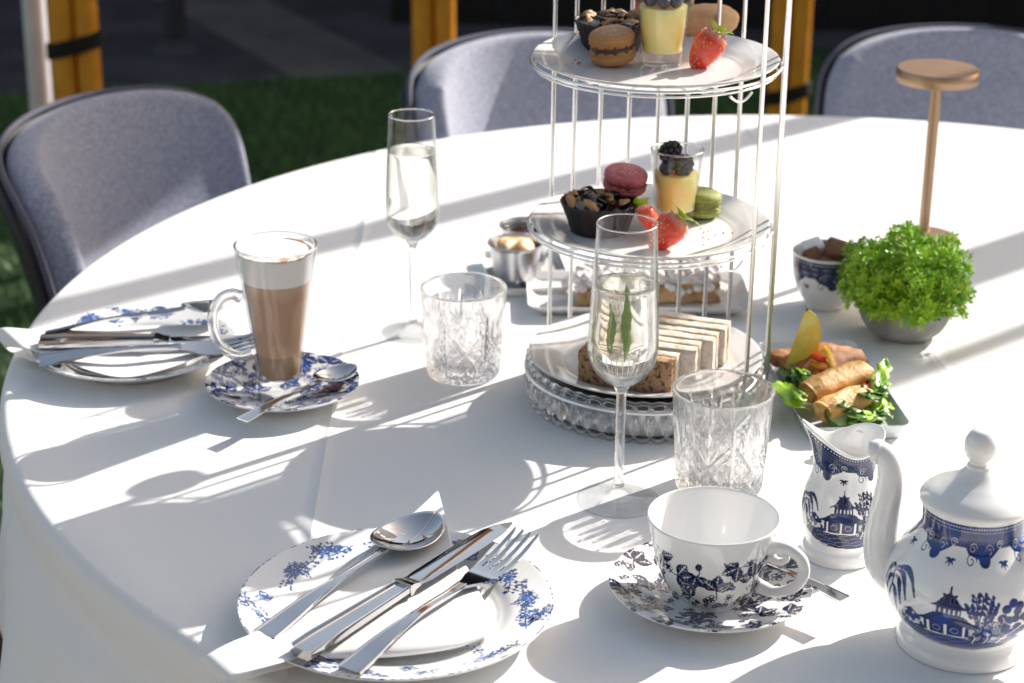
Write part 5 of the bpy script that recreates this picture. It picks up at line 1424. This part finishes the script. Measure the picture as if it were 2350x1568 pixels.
# ------------------------------------------------------------------ lamp
LM = at(2116, 572)
lm = thing('table_lamp', 'slim copper table lamp with a flat round head', 'lamp', (LM.x, LM.y, TZ + E0))
mesh('lamp_base', lathe([(.0001, 0), (.0385, 0), (.0400, .002), (.0400, .0130), (.0388, .0150), (.0001, .0150)], 72), M['copper'], lm, sharp=40)
mesh('lamp_stem', lathe([(.0001, .014), (.0062, .014), (.0062, .200), (.0001, .200)], 32), M['copper'], lm, sharp=40)
mesh('lamp_head', lathe([(.0001, .1950), (.0440, .1950), (.0452, .1965), (.0452, .2080), (.0440, .2095), (.0001, .2095)], 72), M['copper'], lm, sharp=40)

# ------------------------------------------------------------------ savoury plate
M['plate_grey'] = PM('pale_green_glaze', (.66, .71, .71), rough=.15, coat=.3)
RC_ = np.array([.299, 1.772]); RZ_ = .10
tray('rectangular_plate', 'pale rectangular plate of spring rolls and salad beside the potted plant', RC_[0], RC_[1], .048, .104, RZ_, M['plate_grey'], .015)
def roll(A, B, r, label, seed):
    A, B = np.array(A), np.array(B); L = np.linalg.norm(B - A); s = thing('spring_roll', label, 'spring roll', mw=place(A, B))
    n = 40; xs = np.linspace(0, L, 26); V = []
    for x in xs:
        e = min(x, L - x) / L; rr_ = r * (.80 + .20 * min(1, e / .18))
        for j in range(n):
            a = 2 * PI * j / n; spiral = .95 + .15 * ((a / (2 * PI) + .62 + .22 * x / L) % 1.0); wob = 1 + .045 * math.sin(2 * a + x * 110 + seed) + .025 * math.sin(5 * a + x * 260) + .05 * math.sin(x / L * 5 + seed)
            V.append((x + .0015 * math.sin(2 * a + seed), rr_ * spiral * wob * math.cos(a) * 1.08, rr_ * spiral * wob * math.sin(a) * .86))
    F = [[i * n + j, i * n + (j + 1) % n, (i + 1) * n + (j + 1) % n, (i + 1) * n + j] for i in range(25) for j in range(n)]
    k = len(V)
    for e, i0, dx in ((0, 0, .004), (1, 25 * n, -.004)):
        for rr_, dd in ((.70, dx * .3), (.45, dx), (.15, dx * 1.4)):
            for j in range(n):
                p = V[i0 + j]; V.append((p[0] + dd, p[1] * rr_, p[2] * rr_))
    for e in range(2):
        b0 = k + e * 3 * n; rings = [e * 25 * n, b0, b0 + n, b0 + 2 * n]
        for q in range(3):
            for j in range(n): F.append([rings[q] + j, rings[q] + (j + 1) % n, rings[q + 1] + (j + 1) % n, rings[q + 1] + j])
        F.append([b0 + 2 * n + j for j in range(n)])
    mesh('wrapper', (np.array(V), F), M['roll'], s); return s
roll(P3(1852, 902, .027), P3(1985, 848, .033), .0128, 'golden spring roll lying across the salad, above its twin', 1)
roll(P3(1885, 945, .021), P3(1990, 906, .025), .0122, 'golden spring roll lying lowest on the plate, near the jug', 2)
def samosa(px, py, z, s, yaw, tilt, label, seed):
    p = at(px, py, z); t = thing('fried_parcel', label, 'snack', mw=Matrix.Translation((p.x, p.y, TZ + z)) @ Rz(yaw) @ Rx(tilt))
    def fn(u, v):
        a = u * 2 * PI; t_ = v * PI; sx = np.sin(t_)
        tri = 1 + .22 * np.cos(3 * a)
        return s * 1.15 * sx * tri * np.cos(a), s * sx * tri * np.sin(a), s * .48 * np.cos(t_) 
    V, F = grid(fn, 48, 20); V = np.array(V); V += .0011 * vnoise(V, 380, seed)[:, None]
    mesh('crust', (V, F[:, ::-1].copy()), M['samosa'], t); return t
samosa(1912, 828, .022, .024, .3, .35, 'brown fried parcel lying behind the spring rolls', 3)
samosa(1862, 842, .018, .022, 1.4, -.3, 'brown fried parcel under the lemon wedge', 5)
samosa(1808, 826, .018, .017, .8, .2, 'small fried parcel at the plate edge beside the cage rods', 7)
# lemon wedge
p = at(1850, 815, .030); _x = Vector((.30, .10, .95)).normalized(); _z = (Vector((.72, .42, .10)) - _x * Vector((.72, .42, .10)).dot(_x)).normalized(); _y = _z.cross(_x)
lw_ = thing('lemon_wedge', 'yellow lemon wedge standing on the fried parcels', 'lemon', mw=Matrix(((_x.x, _y.x, _z.x, p.x - .012), (_x.y, _y.y, _z.y, p.y), (_x.z, _y.z, _z.z, TZ + .046), (0, 0, 0, 1))))
def wedge(r0, r1, half, L):
    V = []; F = []; m_, n_ = 18, 9
    for i in range(m_):
        t_ = -1 + 2 * i / (m_ - 1); prf = math.sqrt(max(0, 1 - t_ * t_)) + (.10 if abs(t_) > .9 else 0)
        for j in range(n_):
            a = -half + 2 * half * j / (n_ - 1); V.append((t_ * L, r1 * prf * math.sin(a), r1 * prf * math.cos(a)))
        V.append((t_ * L, 0, r0 * prf))
    k = n_ + 1
    for i in range(m_ - 1):
        for j in range(k): F.append([i * k + j, i * k + (j + 1) % k, (i + 1) * k + (j + 1) % k, (i + 1) * k + j])
    return np.array(V), F
mesh('flesh', wedge(.0005, .0215, .62, .029), M['lemon'], lw_, sharp=30)
def wedge_rind():
    V = []; F = []; m_, n_ = 18, 9
    for r1 in (.0216, .0240):
        for i in range(m_):
            t_ = -1 + 2 * i / (m_ - 1); prf = math.sqrt(max(0, 1 - t_ * t_)) + (.10 if abs(t_) > .9 else 0)
            for j in range(n_):
                a = -.64 + 1.28 * j / (n_ - 1); V.append((t_ * (.029 if r1 < .022 else .0315), r1 * prf * math.sin(a), r1 * prf * math.cos(a)))
    q = m_ * n_
    for i in range(m_ - 1):
        for j in range(n_ - 1):
            a = i * n_ + j; F.append([a, a + n_, a + n_ + 1, a + 1]); F.append([q + a, q + a + 1, q + a + n_ + 1, q + a + n_])
        for j in (0, n_ - 1): F.append([i * n_ + j, (i + 1) * n_ + j, q + (i + 1) * n_ + j, q + i * n_ + j])
    return np.array(V), F
mesh('rind', wedge_rind(), M['lemon_rind'], lw_, sharp=40)
def strip(name, pts, w, mat, label, cat):
    P = [P3(*q) for q in pts]; o = mesh(name, sweep(resample(P, 14), [(-1, -1), (-1, 1), (1, 1), (1, -1)], np.full(14, w), np.full(14, .0012), side=(.3, 1, .2)), mat); o.modifiers.new('soft', 'BEVEL').width = .0006
    return tag(o, label, cat)
strip('pepper_strip', [(1890, 800, .040), (1902, 815, .042), (1915, 850, .036)], .0030, M['pepper_yellow'], 'long yellow pepper strip leaning on the spring roll', 'pepper')
strip('pepper_strip', [(1862, 815, .034), (1885, 824, .039), (1908, 832, .034)], .0034, M['pepper_red'], 'red pepper strip across the fried parcel', 'pepper')
strip('pepper_strip', [(1868, 832, .032), (1890, 842, .036), (1912, 848, .034)], .0040, M['pepper_orange'], 'orange pepper strip under the red one', 'pepper')
strip('pepper_strip', [(1868, 856, .030), (1885, 866, .032), (1895, 862, .030)], .0034, M['pepper_red'], 'short red pepper piece above the upper spring roll', 'pepper')
strip('pepper_strip', [(1975, 882, .026), (1995, 890, .027), (2008, 876, .028)], .0032, M['pepper_red'], 'red pepper piece between the two spring roll ends', 'pepper')
# salad leaves: lobed rocket leaves, each one a thing
def salad_leaf(pts, w, label, mat, lobes=4, fold=.25):
    P = resample(np.array([P3(*q) for q in pts]), 40); tg = np.gradient(P, axis=0); tg /= np.linalg.norm(tg, axis=1)[:, None]
    up = np.array([.1, -.35, 1.0]); sd = np.cross(tg, up); sd /= np.linalg.norm(sd, axis=1)[:, None]; nn = np.cross(sd, tg)
    u = np.linspace(0, 1, 40); ww = w * np.interp(u, [0, .25, .45, .8, 1], [.10, .18, .8, 1, .08]) * (.66 + .34 * np.abs(np.cos(u * PI * lobes)))
    rows = []
    for f_ in (-1, -.5, 0, .5, 1): rows.append(P + sd * (ww * f_)[:, None] + nn * (ww * fold * abs(f_) + .0012 * np.sin(u * 19 + f_ * 3))[:, None])
    V = np.stack(rows, 1).reshape(-1, 3); F = np.array([[i * 5 + j, i * 5 + j + 1, i * 5 + j + 6, i * 5 + j + 5] for i in range(39) for j in range(4)])
    o = mesh('salad_leaf', (V, F), mat); solid(o, .0005, 0, 0); return tag(o, label, 'leaf', 'salad leaves on the savoury plate')
salad_leaf([(1960, 935, .016), (2000, 905, .026), (2025, 860, .034), (2033, 822, .040)], .0075, 'bright rocket leaf standing tallest beside the spring rolls', M['leaf'], 5)
salad_leaf([(1870, 945, .012), (1835, 930, .022), (1805, 905, .026), (1800, 880, .022)], .0165, 'broad bright salad leaf curling over the plate edge by the cage', M['leaf'], 3)
salad_leaf([(1800, 850, .014), (1830, 870, .020), (1855, 885, .016)], .0100, 'dark rocket leaf under the small fried parcel', M['leaf2'])
salad_leaf([(1790, 838, .014), (1800, 862, .018), (1830, 885, .014)], .0085, 'dark rocket leaf below the plate edge parcel', M['leaf2'])
salad_leaf([(1870, 850, .018), (1845, 862, .022), (1828, 885, .018)], .0045, 'thin green stalk lying between parcel and spring roll', M['leaf2'], 2)
lab_ = ['rocket leaf spilling out between the lower spring roll and the plate rim', 'rocket leaf lying flat under the lower spring roll', 'rocket leaf pointing at the jug from under the spring rolls', 'curled rocket leaf beside the red pepper piece', 'rocket leaf lying along the plate rim towards the jug', 'small rocket leaf tucked behind the upper spring roll end']
for i, (pts, w) in enumerate((([(1975, 950, .012), (2005, 935, .020), (2040, 925, .016)], .012), ([(1940, 950, .010), (1990, 960, .018), (2020, 945, .016)], .011), ([(1930, 955, .010), (1960, 968, .016), (2030, 972, .013)], .010), ([(1990, 915, .016), (2012, 895, .022), (2022, 870, .022)], .011), ([(1990, 950, .012), (2025, 945, .018), (2048, 955, .012)], .009), ([(1975, 880, .014), (2000, 870, .020), (2012, 858, .016)], .010))):
    salad_leaf(pts, w, lab_[i], M['leaf2'] if i % 3 else M['leaf'], 4)
rl = random.Random(12)
for i in range(24):
    px, py = rl.choice([(rl.uniform(1925, 2030), rl.uniform(900, 965)), (rl.uniform(1795, 1870), rl.uniform(845, 925)), (rl.uniform(1975, 2025), rl.uniform(850, 915))])
    a_ = rl.uniform(0, 6.28); d_ = rl.uniform(16, 26)
    salad_leaf([(px - d_ * math.cos(a_), py - d_ * .6 * math.sin(a_), .012), (px, py, rl.uniform(.022, .032)), (px + d_ * math.cos(a_), py + d_ * .6 * math.sin(a_), rl.uniform(.014, .028))], rl.uniform(.006, .0105), 'dark rocket leaf heaped loosely around the spring rolls', M['leaf2' if i % 4 else 'leaf'], rl.choice((4, 5, 6)))['group'] = 'rocket leaves heaped round the rolls'
p = at(1932, 962, .014); cu = thing('cucumber_slice', 'cucumber slice at the plate end nearest the jug', 'cucumber', mw=Matrix.Translation((p.x, p.y, TZ + .017)) @ Rx(.35) @ Ry(.15))
mesh('flesh', lathe([(.0001, -.0018), (.0150, -.0018), (.0150, .0018), (.0001, .0018)], 36), M['cucumber'], cu, sharp=40)
mesh('peel', lathe([(.0149, -.0019), (.0163, -.0018), (.0163, .0018), (.0149, .0019)], 36), M['leaf_dark'], cu, sharp=40)

# refracted sunlight: glass focuses the sun onto the cloth and china
for o in bpy.data.objects:
    if o.type == 'MESH' and o.data.materials and o.data.materials[0]:
        if o.data.materials[0].name in ('stem_glass', 'pale_wine', 'crystal'): o.cycles.is_caustics_caster = True
        else: o.cycles.is_caustics_receiver = True
